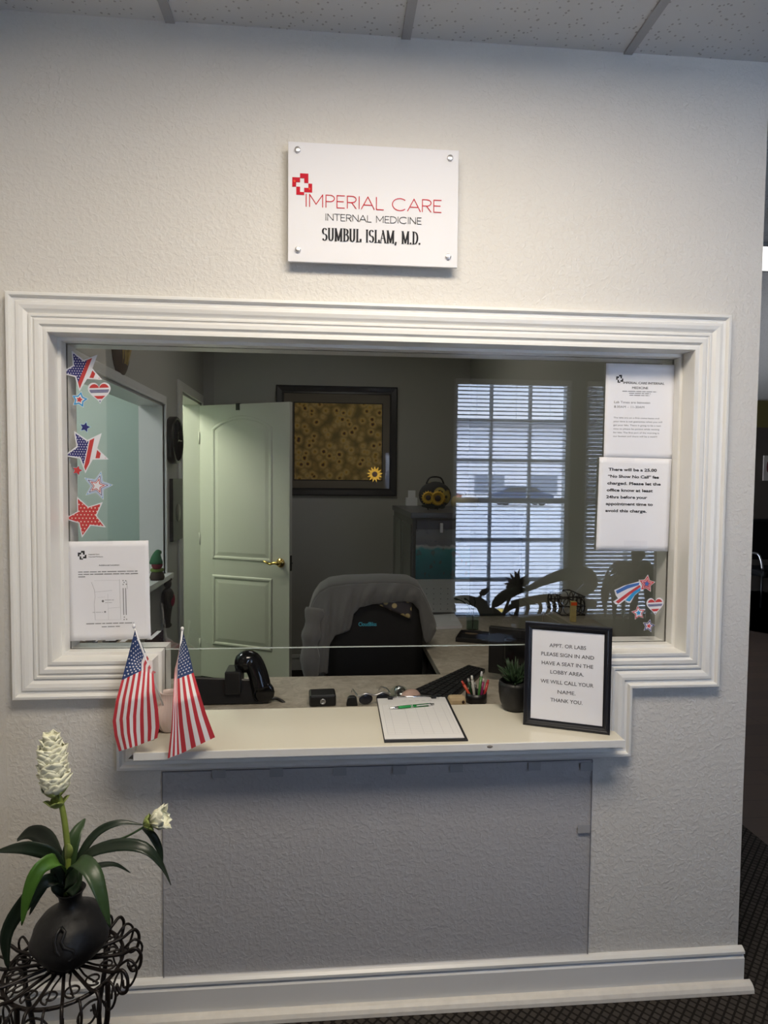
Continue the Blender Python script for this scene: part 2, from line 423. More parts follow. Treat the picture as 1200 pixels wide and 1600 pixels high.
def stroke_text(mb, text, x0, z0, h, width, y, wt, serif=False):
    G = GS if serif else GL
    tot = sum(G[c][0] for c in text); kx = width/tot; x = x0; cnt = [0]
    def seg(a, b, wa):
        d = Vector((b[0]-a[0], b[1]-a[1])); L = d.length
        if L < 1e-9: return
        d /= L; n = Vector((-d.y, d.x)); ex = d*wa*.4 if not serif else d*wa*.15
        q = [Vector(a)-ex-n*wa/2, Vector(b)+ex-n*wa/2, Vector(b)+ex+n*wa/2, Vector(a)-ex+n*wa/2]
        cnt[0] += 1; mb.add([(p.x, y-cnt[0]*.000012, p.y) for p in q], [(0,1,2,3)])
    for ch in text:
        g = G[ch]
        for pl in g[1]:
            q = [(x+p[0]*kx, z0+p[1]*h) for p in pl]
            for a, b in zip(q, q[1:]):
                if serif:
                    d = Vector((b[0]-a[0], b[1]-a[1])); v = abs(d.y)/max(d.length, 1e-9)
                    thin = ch in 'AM' and (d.x*d.y > 0 if ch == 'A' else False)
                    seg(a, b, wt*(.32+.75*v**2)*(.5 if thin else 1))
                else: seg(a, b, wt)
        if serif:
            for sx_, sz in g[2]: seg((x+(sx_-.11)*kx, z0+sz*h), (x+(sx_+.11)*kx, z0+sz*h), wt*.34)
        x += g[0]*kx
def ribbon(mb, pts, widths, side, fold=.15, mi=0):
    """strap leaf: pts along the midrib, side(i)->Vector across"""
    n = len(pts); vs = []
    for i in range(n):
        t = (pts[min(i+1, n-1)]-pts[max(i-1, 0)]).normalized()
        sd = side; sd = (sd - t*sd.dot(t)).normalized(); nr = t.cross(sd).normalized()
        w_ = widths[i]/2
        for k in (-1, -.5, 0, .5, 1):
            vs.append(pts[i]+sd*w_*k+nr*(abs(k)*fold*w_))
    fs = [(i*5+k, i*5+k+1, (i+1)*5+k+1, (i+1)*5+k) for i in range(n-1) for k in range(4)]
    mb.add(vs, fs, mi, True)
def smooth_path(ps, n=16):
    """Catmull-Rom through points"""
    ps = [Vector(p) for p in ps]; out = []; m = len(ps)-1
    for i in range(n+1):
        t = i/n*m; k = min(int(t), m-1); t -= k
        p0, p1, p2, p3 = ps[max(k-1, 0)], ps[k], ps[k+1], ps[min(k+2, m)]
        out.append(.5*((2*p1)+(p2-p0)*t+(2*p0-5*p1+4*p2-p3)*t*t+(3*p1-3*p2+p3-p0)*t**3))
    return out

# ================================================================== THE SETTING
ZC = 2.6646; X5 = 1.2161; YSR_ = 4.7
X0, X1, Z0, Z1 = -.8236, 1.1160, .9083, 1.9617      # casing outer, upper box
XA, XB, ZB = -.5619, .8581, .7120                    # casing outer, pass-through below
CW = .098; CL = .95*CW                                # casing width, and of the legs below
WT = .13                                             # front wall thickness
XL = aty(12, 1250, 0).x                              # lobby left wall
XO = -.97; XR = 1.10; YB = 3.27                      # office left / right / back
outer = [(X0, Z0), (XA, Z0), (XA, ZB), (XB, ZB), (XB, Z0), (X1, Z0), (X1, Z1), (X0, Z1)]
e = CW*.95-.008
fw = wall_holes('y', 0, WT, XL-.1, X5, 0, ZC, [(X0+e, X1-e, Z0+e, Z1-e), (XA+e, XB-e, ZB, Z0+e+.01)])
struct(fw.build('wall_front', m_wall), 'textured pale wall around the reception window', 'wall')
struct(MB().box((XL-.1, -3, 0), (XL-.002, -.62, ZC)).build('wall_lobby_left', m_lobw))  # unseen stretch of the left wall, made dark to keep haze off the glass
struct(MB().box((XL-.1, -.62, 0), (XL, 0, ZC)).build('wall_left', m_wall), 'lobby side wall at the left edge', 'wall')
# lobby window wall behind the viewpoint
holes = [(a, b, WZ0, WZ1) for a, b in WINS]
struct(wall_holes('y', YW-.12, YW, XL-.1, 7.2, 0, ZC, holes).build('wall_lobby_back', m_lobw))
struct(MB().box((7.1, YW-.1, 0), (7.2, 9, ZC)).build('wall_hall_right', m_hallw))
struct(MB().box((XL-.1, -3.1, -.12), (7.2, WT*.5, 0)).build('floor', m_carpet), 'dark carpet with a small diamond weave', 'floor')
pa = atz(1158, 1287, 0); pb = atz(1200, 1321, 0)
sl = (pb.y-pa.y)/(pb.x-pa.x); yk = lambda x: pa.y+sl*(x-pa.x)
xk = 1.2+(.1-yk(1.2))/sl                                # where the carpet edge meets the wall line
struct(MB().prism([(1.2, WT*.5), (xk, WT*.5), (xk, .1), (1.2, yk(1.2))], -.12, 0, axis='z').build('floor_hall_carpet', m_carpet))
struct(MB().prism([(1.2, yk(1.2)), (xk, .1), (xk, WT*.5), (7.2, WT*.5), (7.2, 9), (1.2, 9)], -.12, -.002, axis='z').build('floor_hall_wood', m_wood), 'dark brown wood plank floor of the hall', 'floor')
struct(MB().box((-2.65, WT*.5, -.12), (1.2, YSR_+.1, 0)).build('floor_office', m_carpet))
# ceilings (lobby grid)
struct(MB().box((XL-.1, -3.1, ZC), (7.2, 9, ZC+.05)).build('ceiling', m_tile), 'suspended ceiling of speckled white tiles', 'ceiling')
struct(MB().box((-2.65, WT, ZC+.0005), (X5-.02, YSR_+.1, ZC+.06)).build('ceiling_office', m_tile))
tees = MB(); tx = aty(266, 30, 0).x
for i in range(-1, 12): tees.box((tx+.61*i-.012, -3.0, ZC-.006), (tx+.61*i+.012, -.001, ZC-.0002))
for j in range(1, 5): tees.box((XL, -.61*j-.012+.12, ZC-.0055), (7.1, -.61*j+.012+.12, ZC-.0003))
struct(tees.build('trim_1', m_tee), 'grey metal grid between ceiling tiles', 'ceiling grid')
# casing around the reception window
prof = [(0, 0), (0, .023), (.002, .025), (.009, .0255), (.012, .022), (.014, .0165), (.023, .0155), (.026, .020), (.034, .0205), (.044, .018), (.053, .012), (.056, .0105),
        (.057, .0155), (.059, .0165), (.064, .0165), (.066, .013), (.069, .0125), (.070, .0145), (.074, .0165), (.085, .0165), (.088, .013), (.091, .0095), (.096, .0095), (.097, .0125), (.106, .013), (CW, .011), (CW, -.004)]
prof = [(t_*CW/.107 if t_ < CW+.01 else t_, h_) for t_, h_ in prof[:-2]]+[(CW, .011), (CW, -.004)]
ESC = [1, .95, 1, .95, 1, 1, 1, 1]
BOT = lambda k: k == 2            # the run below the counter top
cs = MB(); sweep_poly(cs, [Vector(p) for p in outer], prof, lambda x, z, h: (x, -h, z), ESC, lambda k, t: BOT(k) and t > .036)
struct(cs.build('trim_2', m_trim), 'white moulded casing stepping down around the counter opening', 'window casing')
jb = MB(); sweep_poly(jb, [Vector(p) for p in outer], [(CW-.001, -.002), (CW-.001, -.050), (CW+.007, -.050), (CW+.008, -.053), (CW+.008, -.0835)], lambda x, z, h: (x, -h, z), ESC, lambda k, t: BOT(k))
struct(jb.build('trim_3', m_trim), 'white jamb lining inside the window opening', 'window jamb')
ib = MB(); sweep_poly(ib, [Vector(p) for p in outer], [(CW+.008, -.0925), (CW+.008, -.150), (CW-.03, -.150), (CW-.03, -.132)], lambda x, z, h: (x, -h, z), ESC, lambda k, t: BOT(k))
# inner lining runs on behind the glass
struct(ib.build('trim_4', m_trim))
gi = CW+.004
GZ0 = Z0+CW+.004
gl = MB().box((X0+gi, YM, GZ0), (X1-gi, YM+.006, Z1-gi))
gp = struct(gl.build('window_1', m_glass), 'clear fixed glass pane of the reception window', 'window glass')
struct(MB().box((XA+CL+.009, YM-.0004, GZ0-.0016), (XB-CL-.009, YM+.0064, GZ0)).build('trim_5', m_edge), 'polished lower edge of the reception glass', 'glass edge')
# baseboard
bp = [(0, 0), (-.016, 0), (-.016, .098), (-.011, .106), (-.011, .110), (-.017, .114), (-.017, .122), (-.010, .128), (-.004, .131), (0, .131)]
zt = aty(1160, 1480, -.01).z/.131
bp = [(a, b*zt) for a, b in bp]
bbm = MB(); n = len(bp)
bbm.add([(x, a, b) for x in (XL, X5+.012) for a, b in bp], [tuple(range(n)), tuple(range(2*n-1, n-1, -1))]+[(i, (i+1) % n, (i+1) % n+n, i+n) for i in range(n)])
struct(bbm.build('baseboard_front', m_trim), 'white moulded baseboard under the reception window', 'baseboard')
sh = [(-.016, 0), (-.040, 0), (-.039, .010), (-.034, .019), (-.026, .024), (-.016, .026)]
shm = MB(); n = len(sh)
shm.add([(x, a, b) for x in (XL, X5+.03) for a, b in sh], [tuple(range(n)), tuple(range(2*n-1, n-1, -1))]+[(i, (i+1) % n, (i+1) % n+n, i+n) for i in range(n)])
struct(shm.build('trim_6', m_dusty), 'dusty cream shoe moulding along the carpet', 'shoe moulding')
struct(MB().box((XL, -2.9, 0), (XL+.014, -.04, .13)).build('baseboard_left', m_trim))

# ---- office shell
dy0 = atx(281, 760, XO).y; dy1 = atx(313, 760, XO).y            # door opening in left wall
DZ = 2.06
wy1 = atx(254, 740, XO).y; wz1 = atx(254, 632, XO).z; wz0 = atx(252, 900, XO).z
wy0 = .35
lw = wall_holes('x', XO-.12, XO, WT, YB, 0, ZC, [(dy0, dy1, 0, DZ), (wy0, wy1, wz0, wz1)])
struct(lw.build('wall_office_left', m_office))
struct(MB().box((XO-.12, YB, 0), (X5, YB+.1, ZC)).build('wall_office_back', m_office), 'dim grey back wall of the office', 'wall')
struct(MB().box((XR, WT, 0), (X5-.015, YB+.1, ZC)).build('wall_office_right', m_office))
ob = MB().box((-.95, YB-.015, 0), (XR, YB, .12)); ob.box((-.95, YB-.02, .095), (XR, YB, .105))
struct(ob.build('baseboard_back', m_trim))
def casing_x(y0, y1, z0, z1, full, cw=.07, name='trim_7', mt=m_trimd):
    b = MB()
    X = XO
    for (w_, h_) in ((cw, .014), (cw*.35, .022)):
        b.box((X, y0-w_, z0 if not full else z0-w_), (X+h_, y0, z1+w_)); b.box((X, y1, z0 if not full else z0-w_), (X+h_, y1+w_, z1+w_))
        b.box((X, y0, z1), (X+h_, y1, z1+w_))
        if full: b.box((X, y0, z0-w_), (X+h_, y1, z0))
    return struct(b.build(name, mt, bevel=.003))
casing_x(dy0, dy1, 0, DZ, False, .065, 'trim_7')
casing_x(wy0, wy1, wz0, wz1, True, .05, 'trim_8', m_trim)
jl = MB(); jl.box((XO-.13, dy1-.012, 0), (XO+.002, dy1, DZ)); jl.box((XO-.13, dy0, 0), (XO+.002, dy0+.012, DZ)); jl.box((XO-.13, dy0, DZ-.012), (XO+.002, dy1, DZ))
struct(jl.build('trim_9', m_trimd))
wl = MB(); wl.box((XO-.13, wy1-.012, wz0), (XO+.004, wy1, wz1)); wl.box((XO-.13, wy0, wz1-.012), (XO+.004, wy1, wz1)); wl.box((XO-.14, wy0, wz0-.02), (XO+.05, wy1+.04, wz0+.008))
struct(wl.build('trim_10', m_trim))
# rooms seen through those openings
YSR = 4.7
struct(MB().box((-2.65, WT, 0), (-2.55, YSR+.1, ZC)).build('wall_side_room', m_teal), 'pale teal wall seen through the inner window', 'wall')
struct(MB().box((-2.55, 2.12, 0), (XO-.12, 2.18, ZC)).build('wall_side_divider', m_teal))
struct(MB().box((-2.65, YSR, 0), (XO, YSR+.1, ZC)).build('wall_side_back', m_green))
struct(MB().box((XO-.12, YB+.1, 0), (XO, YSR, ZC)).build('wall_side_return', m_green))
struct(MB().box((-2.65, WT-.06, 0), (XL-.1, WT, ZC)).build('wall_side_front', m_teal))

# ---- hall at the right edge
YH = 6.7
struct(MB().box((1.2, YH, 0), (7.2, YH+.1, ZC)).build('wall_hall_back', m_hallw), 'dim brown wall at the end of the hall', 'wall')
c0 = aty(1185, 604, YH).z; c1 = aty(1185, 626, YH).z; c2 = aty(1185, 668, YH).z
struct(MB().box((1.2, YH-.05, c1), (7.2, YH, min(c0, ZC))).box((1.2, YH-.07, (c0+c1)/2), (7.2, YH, min(ZC, c0))).build('trim_11', mat('crown_paint', (.55, .53, .5), .5)), 'white crown moulding in the hall', 'crown moulding')
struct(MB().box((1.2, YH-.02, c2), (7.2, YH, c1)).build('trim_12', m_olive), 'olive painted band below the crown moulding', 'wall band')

# ================================================================== RECEPTION COUNTER
ST = .790; SBt = ST-.020
YF = .5*(atz(209, 1174.5, ST).y+atz(976, 1157, ST).y)
sl_l = aty(209, 1180, YF).x; sl_r = aty(976, 1161, YF).x
YS = .5*(atz(450, 1107, ST).y+atz(760, 1099, ST).y)
ct = thing('reception_counter', 'cream laminate counter top with white front edge in the window opening', 'counter', (0, 0, ST))
cp = [(sl_l, YF), (sl_r, YF), (sl_r, -.028), (XB-CL-.001, -.013), (XB-CL-.001, WT+.03), (XB-.02, WT+.03), (XB-.02, YS), (XA+.03, YS), (XA+.03, WT+.03), (XA+CL+.001, WT+.03), (XA+CL+.001, -.013), (sl_l, -.028)]
MB().prism(cp, -.020, 0, axis='z').build('counter_top', m_slab, ct, bevel=.002)
MB().box((sl_l-.0005, YF-.0025, -.0205), (sl_r+.0005, YF-.0002, -.0008)).build('front_edge', m_trim, ct, bevel=.0008)
ch = aty(765, 1166, YF)
plab(MB().ball((ch.x, YF-.0025, ch.z-ST), (.008, .0015, .004), 6).build('chip', m_chip, ct), 'grey chipped spot on the front edge')
# apron under the slab, behind the lower casing
MB().box((XA+CL, -.010, -.078), (XB-CL, WT+.020, -.0205)).build('apron', m_trim, ct)
struct(MB().box((XA-.02, WT+.001, .02), (XB+.02, WT+.012, ZB+.02)).build('trim_13', m_trim))

# ================================================================== ACRYLIC SIGN
YS0 = -.034
a = aty(450, 221, YS0); b = aty(717.5, 235, YS0); c = aty(714, 418, YS0); d = aty(450, 408.5, YS0)
sx0 = (a.x+d.x)/2; sx1 = (b.x+c.x)/2; sz0 = (c.z+d.z)/2; sz1 = (a.z+b.z)/2
sg = thing('wall_sign', 'white acrylic practice sign with red and black lettering above the window', 'sign', (sx0, YS0, sz0))
SW, SH = sx1-sx0, sz1-sz0
MB().box((0, 0, 0), (SW, .008, SH)).build('panel', m_acr, sg, bevel=.001)
def sl(px, py): p = aty(px, py, YS0); return (p.x-sx0, p.z-sz0)
for i, (px, py) in enumerate(((465, 234.5), (703, 247.5), (465.5, 390.5), (700, 401.5))):
    x, z = sl(px, py)
    st = MB().cyl((x, -.006, z), (x, .0335, z), .0075, 20); st.build('standoff', m_steel, sg, bevel=.0015)
lx, lz = sl(471.5, 289); u = sl(472.5, 289)[0]-lx     # px unit
def lb(mb, x0, y0, x1, y1):   # boxes in zoomed-crop units (1/3.871 px) about (160,343)
    k = u/3.871
    mb.box((lx+(x0-160)*k, -.0012, lz-(y1-343)*k), (lx+(x1-160)*k, -.0001, lz-(y0-343)*k))
lg = MB()
for r_ in ((150,275,200,303),(175,303,200,331),(103,300,150,328),(103,328,126,356),(127,355,150,386),(127,386,175,403),(200,334,223,386),(175,360,200,386)): lb(lg, *r_)
lgo = lg.build('red_cross_emblem', m_red, sg)
k = u/3.871
for (ex, ey) in ((116, 322), (207, 364)):
    og = MB()
    og.add([(lx+(ex-160+px*13)*k, -.0014, lz-(ey-343+py*13)*k) for px, py in ((-.6,.2),(-.1,-.7),(.1,0),(.7,-.4),(.2,.7),(-.2,.3))], [(0,1,2,3,4,5)])
    og.build('orange_accent', m_orange, lgo)
def sline(text, x0, x1, ptop, pbot, wt, serif, m, nm):
    xa, _ = sl(x0, (ptop+pbot)/2); xb, _ = sl(x1, (ptop+pbot)/2); _, zt_ = sl((x0+x1)/2, ptop); _, zb_ = sl((x0+x1)/2, pbot)
    G = GS if serif else GL; tot = sum(G[c][0] for c in text); X_ = xa-.004 if not serif else xa; W_ = xb-xa+.006
    words = text.split(' '); acc = 0
    for wd in words:
        ww = sum(G[c][0] for c in wd); t = MB(); stroke_text(t, wd, X_+acc/tot*W_, zb_, zt_-zb_, ww/tot*W_, -.0008, wt, serif); t.build(nm, m, sg); acc += ww+G[' '][0]
sline('IMPERIAL CARE', 478, 690, 308.5, 327.5, .0022, False, m_red, 'title_lettering')
sline('INTERNAL MEDICINE', 510, 658, 337.5, 347.5, .0016, False, m_dkg, 'subtitle_lettering')
sline('SUMBUL ISLAM, M.D.', 503, 654, 359.5, 379, .0044, True, m_dkg, 'name_lettering')

# ================================================================== NOTICES ON THE GLASS
def sheet(label, TL, TR, BR, BL, Y, name='paper_notice', curl=0.0, group=None):
    p = [aty(q[0], q[1], Y) for q in (TL, TR, BR, BL)]
    ex = ((p[1]-p[0])+(p[2]-p[3]))/2; W = ex.length; ez = ((p[0]-p[3])+(p[1]-p[2]))/2; H = ez.length
    ang = math.atan2(ex.z, ex.x)
    t = thing(name, label, 'notice', p[3], (0, -ang, 0), group)
    def fn(u_, v_):
        bow = curl*(max(0, abs(u_-.5)-.2))**2*max(0, v_-.75)*4
        return (u_*W, -.0006-bow, v_*H)
    MB().grid(fn, 16, 16).build('paper_sheet', m_paper, t, solid=.0004)
    return t, W, H
Yp = YM-.0015
tA, W, H = sheet('letter notice with small map taped low on the left of the glass', (107.5, 846), (234, 844.5), (236, 998), (110, 1001.5), Yp)
def SX(px): return (px-50)/1105*W      # from crop coordinates
def SZ(py): return H-(py-45)/1330*H
tx_ = MB(); yy = -.0014
def cross_logo(mb, cx, cz, s, y):
    for x0, y0, x1, y1 in ((150,275,200,303),(175,303,200,331),(103,300,150,328),(103,328,126,356),(127,355,150,386),(127,386,175,403),(200,334,223,386),(175,360,200,386)):
        k = s/120; mb.add([(cx+(x0-160)*k, y, cz-(y1-343)*k), (cx+(x1-160)*k, y, cz-(y1-343)*k), (cx+(x1-160)*k, y, cz-(y0-343)*k), (cx+(x0-160)*k, y, cz-(y0-343)*k)], [(0,1,2,3)])
cross_logo(tx_, SX(243), SZ(232), W*.105, yy); tx_.build('cross_emblem', m_ink, tA); tx_ = MB()
put_text(tx_, 'Imperial Care', SX(335), SZ(226), yy, .0030, SX(480)-SX(335), bold=.01); put_text(tx_, 'Internal Medicine', SX(335), SZ(258), yy, .0030, SX(528)-SX(335), bold=.01)
tx_.build('printed_heading', m_ink, tA); tx_ = MB()
put_text(tx_, 'Additional Location', SX(468), SZ(374), yy, .0034, SX(748)-SX(468), bold=.01)
tx_.build('printed_title', m_ink, tA)
for i, (x0, x1, z_) in enumerate(((185, 995, 458), (185, 1000, 490), (185, 280, 522), (275, 930, 1154), (485, 735, 1198))):
    t2 = MB(); dash_line(t2, SX(x0), SX(x1), SZ(z_), yy, .0036, seed=i+3); t2.build('text_line', m_inkg, tA)
mp = MB()
def ln(mb, pts, w_):
    for (x0, y0), (x1, y1) in zip(pts, pts[1:]):
        A = Vector((SX(x0), SZ(y0))); B = Vector((SX(x1), SZ(y1))); dd = (B-A).normalized(); nn = Vector((-dd.y, dd.x))*w_/2
        mb.add([(p.x, yy, p.y) for p in (A-nn, B-nn, B+nn, A+nn)], [(0,1,2,3)])
for pts, w_ in (([(362, 590), (400, 700), (405, 790), (390, 890), (400, 1100)], .0009), ([(400, 725), (640, 705)], .0006), ([(745, 560), (750, 1105)], .0009), ([(580, 750), (580, 1100)], .0004),
                ([(580, 945), (750, 935)], .0005), ([(400, 570), (745, 570)], .0004), ([(400, 1100), (750, 1100)], .0004), ([(440, 795), (540, 793)], .0004)): ln(mp, pts, w_)
dash_line(mp, SX(365), SX(510), SZ(1000), yy, .0025, seed=1); dash_line(mp, SX(535), SX(670), SZ(838), yy, .0025, seed=2); dash_line(mp, SX(540), SX(640), SZ(872), yy, .0022, seed=4)
mp.build('map_lines', m_inkl, tA)
m3 = MB(); m3.add([(SX(510)+.0032*math.cos(a_), yy, SZ(848)+.0034*math.sin(a_)) for a_ in [i*PI/6 for i in range(12)]], [tuple(range(12))]); m3.build('map_pin', m_inkg, tA); m3 = MB(); m3.add([(SX(536)+.0026*math.cos(a_), yy, SZ(993)+.0026*math.sin(a_)) for a_ in [i*PI/6 for i in range(12)]], [tuple(range(12))])
m3.build('map_pin', m_inkg, tA); m3 = MB()
for x_ in (792, 826): ln(m3, [(x_, 678), (x_, 1040)], .0022)
for x_, y_ in ((793, 575), (828, 578), (806, 600), (793, 628), (836, 625), (797, 1068), (793, 1100), (828, 1098)): ln(m3, [(x_-6, y_), (x_+8, y_+4)], .003)
ln(m3, [(842, 580), (846, 640), (850, 690)], .0008)
m3.build('map_marks', m_inkg, tA)
def tape(parent, x0, x1, z0, z1, y=-.0018):
    MB().box((x0, y, z0), (x1, y+.0003, z1)).build('tape', m_tape, parent)
tape(tA, W*.37, W*.56, H-.008, H+.006)

tB, W, H = sheet('letter notice of lab times taped at the top right of the glass', (947, 567.5), (1056, 570.5), (1051.5, 718), (943, 716.5), YM-.0052)
def PX(px): return (px-158+ (0))/1010*W
def PZ(py): return H-(py-70)/1385*H
b_ = MB(); yy = -.0014
cross_logo(b_, PX(355), PZ(295), W*.10, yy); b_.build('cross_emblem', m_ink, tB); b_ = MB()
put_text(b_, 'IMPERIAL CARE INTERNAL', PX(410), PZ(362), yy, .0066, PX(1005)-PX(410), bold=.018)
b_.build('printed_heading', m_ink, tB); b_ = MB()
put_text(b_, 'MEDICINE', PX(540), PZ(432), yy, .0066, PX(770)-PX(540), bold=.018)
b_.build('printed_heading', m_ink, tB)
b_ = MB()
put_text(b_, 'Lab Times are between', PX(287), PZ(645), yy, .0066, PX(805)-PX(287)); b_.build('text_line', m_inkg, tB); b_ = MB()
put_text(b_, '8:30AM – 11-30AM', PX(287), PZ(712), yy, .0066, PX(722)-PX(287)); b_.build('text_line', m_inkg, tB)
for i, (s_, x1) in enumerate((('The labs are on a first come bases and', 940), ('your time is not guarantee when you will', 985), ('get your labs. There is going to be a wait', 970), ('time so please be patient while waiting', 948), ('for labs. The first part of the morning is', 945), ('our busiest and there will be a wait!!!', 918))):
    b_ = MB(); put_text(b_, s_, PX(284), PZ(866+i*54), yy, .0046, PX(x1)-PX(280)); b_.build('text_line', m_inkg, tB)
for i, (x0, x1, z_) in enumerate(((400, 900, 474), (498, 808, 502), (505, 798, 530))):
    b_ = MB(); dash_line(b_, PX(x0), PX(x1), PZ(z_), yy, .0034, seed=i+11); b_.build('text_line', m_inkg, tB)
tape(tB, W*.40, W*.62, H-.006, H+.010)

tC, W, H = sheet('bold printed notice about a missed appointment fee, lower right of the glass', (934, 713.5), (1047, 717), (1043.5, 861), (931, 860), YM-.0072, curl=.0)
def QX(px): return (px-305)/645*W
def QZ(py): return H-(py-765)/850*H
b_ = MB()
for i, (s_, x0, x1) in enumerate((('There will be a 25.00', 388, 818), ('“No Show No Call” fee', 385, 840), ('charged. Please let the', 382, 858), ('office know at least', 379, 790), ('24hrs before your', 377, 742), ('appointment time to', 376, 795), ('avoid this charge.', 374, 742))):
    b_ = MB(); put_text(b_, s_, QX(x0), QZ(886+i*62.5), yy, .0082, (x1-x0)/645*W, bold=.032); b_.build('text_line', m_ink, tC)
tape(tC, W*.38, W*.70, .012, .030); tape(tC, W*.10, W*.48, H-.012, H+.002)

# ================================================================== STICKERS ON THE GLASS
m_swhite = mat('sticker_white', (.74, .74, .78), .45)
m_snavy = mat('sticker_navy', (.022, .022, .16), .45); m_sred = mat('sticker_red', (.52, .045, .045), .45)
m_sblue = mat('sticker_blue', (.03, .30, .62), .45); m_slblue = mat('sticker_light_blue', (.50, .70, .86), .45); m_smid = mat('sticker_mid_blue', (.05, .14, .42), .45)
def dots_mat(name, base, scale, dot=(.74, .74, .78), rad=.2):
    k = N(name); k.b.inputs['Roughness'].default_value = .45
    t = k.n('ShaderNodeTexCoord'); s_ = k.n('ShaderNodeSeparateXYZ'); k.l(t.outputs['Object'], s_.inputs[0])
    u0 = k.math('MULTIPLY', s_.outputs['X'], scale); v0 = k.math('MULTIPLY', s_.outputs['Z'], scale)
    row = k.math('FLOOR', v0); sh_ = k.math('MULTIPLY', row, .5)
    fu = k.math('SUBTRACT', k.math('FRACT', k.math('ADD', u0, sh_)), .5); fv = k.math('SUBTRACT', k.math('FRACT', v0), .5)
    d2 = k.math('ADD', k.math('MULTIPLY', fu, fu), k.math('MULTIPLY', fv, fv))
    k.l(k.mix(k.math('LESS_THAN', d2, rad*rad), base, dot), k.b.inputs['Base Color']); return k.m
def stripe_mat(name, a_, b_c, ang, scale, off=0.0):
    k = N(name); k.b.inputs['Roughness'].default_value = .45
    t = k.n('ShaderNodeTexCoord'); s_ = k.n('ShaderNodeSeparateXYZ'); k.l(t.outputs['Object'], s_.inputs[0])
    p = k.math('ADD', k.math('MULTIPLY', s_.outputs['X'], math.cos(ang)*scale), k.math('MULTIPLY', s_.outputs['Z'], math.sin(ang)*scale))
    k.l(k.mix(k.math('LESS_THAN', k.math('FRACT', k.math('ADD', p, off)), .55), a_, b_c), k.b.inputs['Base Color']); return k.m
NV = (.022, .022, .16); RD = (.52, .045, .045); WH = (.74, .74, .78)
YK = YM-.0006
PXM = (aty(561, 700, YM)-aty(560, 700, YM)).length
def sticker_root(name, label, px, py, cat='sticker', rot=0):
    return thing(name, label, cat, aty(px, py, YK), (0, rot, 0))
def flat(pts, m, parent, name, lay=0, th=.0003):
    return MB().prism(pts, -.0004*lay-th, -.0004*lay, axis='y').build(name, m, parent)
def clip(poly, nx, nz, c_):   # keep nx*x+nz*z <= c
    out = []
    for i in range(len(poly)):
        p, q = poly[i], poly[(i+1) % len(poly)]
        dp, dq = nx*p[0]+nz*p[1]-c_, nx*q[0]+nz*q[1]-c_
        if dp <= 0: out.append(p)
        if dp*dq < 0:
            t = dp/(dp-dq); out.append((p[0]+(q[0]-p[0])*t, p[1]+(q[1]-p[1])*t))
    return out
def fill(pts_list, m, parent, name, lay):
    """star pieces: triangulated fan pieces clipped by a half plane"""
    b = MB()
    for pts in pts_list:
        if len(pts) >= 3: b.prism(pts, -.0004*lay-.0003, -.0004*lay, axis='y')
    return b.build(name, m, parent)
def fan(star): return [[(0, 0), star[i], star[(i+1) % len(star)]] for i in range(len(star))]
def flag_star(label, px, py, R, rot, ang, split):
    t = sticker_root('star_sticker', label, px, py); R *= PXM
    flat(star_pts(R*1.08, R*.50, 5, rot), m_swhite, t, 'white_border', 0)
    s_ = star_pts(R*.94, R*.42, 5, rot); nx, nz = math.cos(ang), math.sin(ang)
    fill([clip(q, nx, nz, split*R) for q in fan(s_)], dots_mat('navy_dots', NV, 150, rad=.22), t, 'starry_half', 1)
    fill([clip(q, -nx, -nz, -split*R) for q in fan(s_)], stripe_mat('red_stripes', RD, WH, ang, 1/(R*.42), .45-split*.0), t, 'striped_half', 1)
    return t
flag_star('large flag-patterned star sticker at the top left corner of the glass', 128.5, 578, 30, math.radians(-28), math.radians(-22), .05)
flag_star('large flag-patterned star sticker halfway down the left edge of the glass', 135.5, 704, 32, math.radians(-32), math.radians(-12), .0)
def multi_star(label, px, py, R, rot, layers, n=5, inner=.5):
    t = sticker_root('star_sticker', label, px, py)
    for i, (k_, m, nm) in enumerate(layers): flat(star_pts(R*PXM*k_, R*PXM*k_*inner, n, rot), m, t, nm, i)
    return t
multi_star('small blue outlined star sticker with red centre, left of the upper heart sticker', 124.5, 624.5, 13, .2, [(1, m_swhite, 'white_border'), (.9, m_sblue, 'blue_star'), (.62, m_swhite, 'white_star'), (.36, m_sred, 'red_star')], 6 if False else 5, .55)
multi_star('small solid navy star sticker between the two flag-patterned stars', 133, 667.5, 9, .25, [(1, m_slblue, 'white_border'), (.85, m_snavy, 'navy_star')])
multi_star('small solid red star sticker below the lower flag-patterned star', 121, 735, 8.5, .3, [(1, m_slblue, 'white_border'), (.88, m_sred, 'red_star')])
multi_star('outlined star sticker in light blue, navy and red rings above dotted red star', 152.5, 759, 23, .25, [(1, m_swhite, 'white_border'), (.92, m_sblue, 'blue_star'), (.84, m_swhite, 'white_ring'), (.72, m_snavy, 'navy_star'), (.62, m_swhite, 'inner_ring'), (.50, m_sred, 'red_star'), (.38, m_swhite, 'white_star')], inner=.45)
t = multi_star('large red star sticker with white dots on the left of the glass', 135, 807, 31, -.42, [(1.06, m_swhite, 'white_border'), (.94, dots_mat('red_dots', RD, 105, (.72, .6, .5), .2), 'dotted_star')], inner=.46)
multi_star('small white star sticker with red outline and blue centre, below the shooting star', 997.5, 957.5, 12.5, -.15, [(1, m_swhite, 'white_border'), (.9, m_sred, 'red_star'), (.66, m_swhite, 'white_star'), (.38, m_sblue, 'blue_star')], inner=.5)
multi_star('small white star sticker with navy outline and red centre, lowest on the right', 1013.5, 978, 11.5, .2, [(1, m_swhite, 'white_border'), (.9, m_snavy, 'navy_star'), (.62, m_swhite, 'white_star'), (.38, m_sred, 'red_star')], inner=.5)
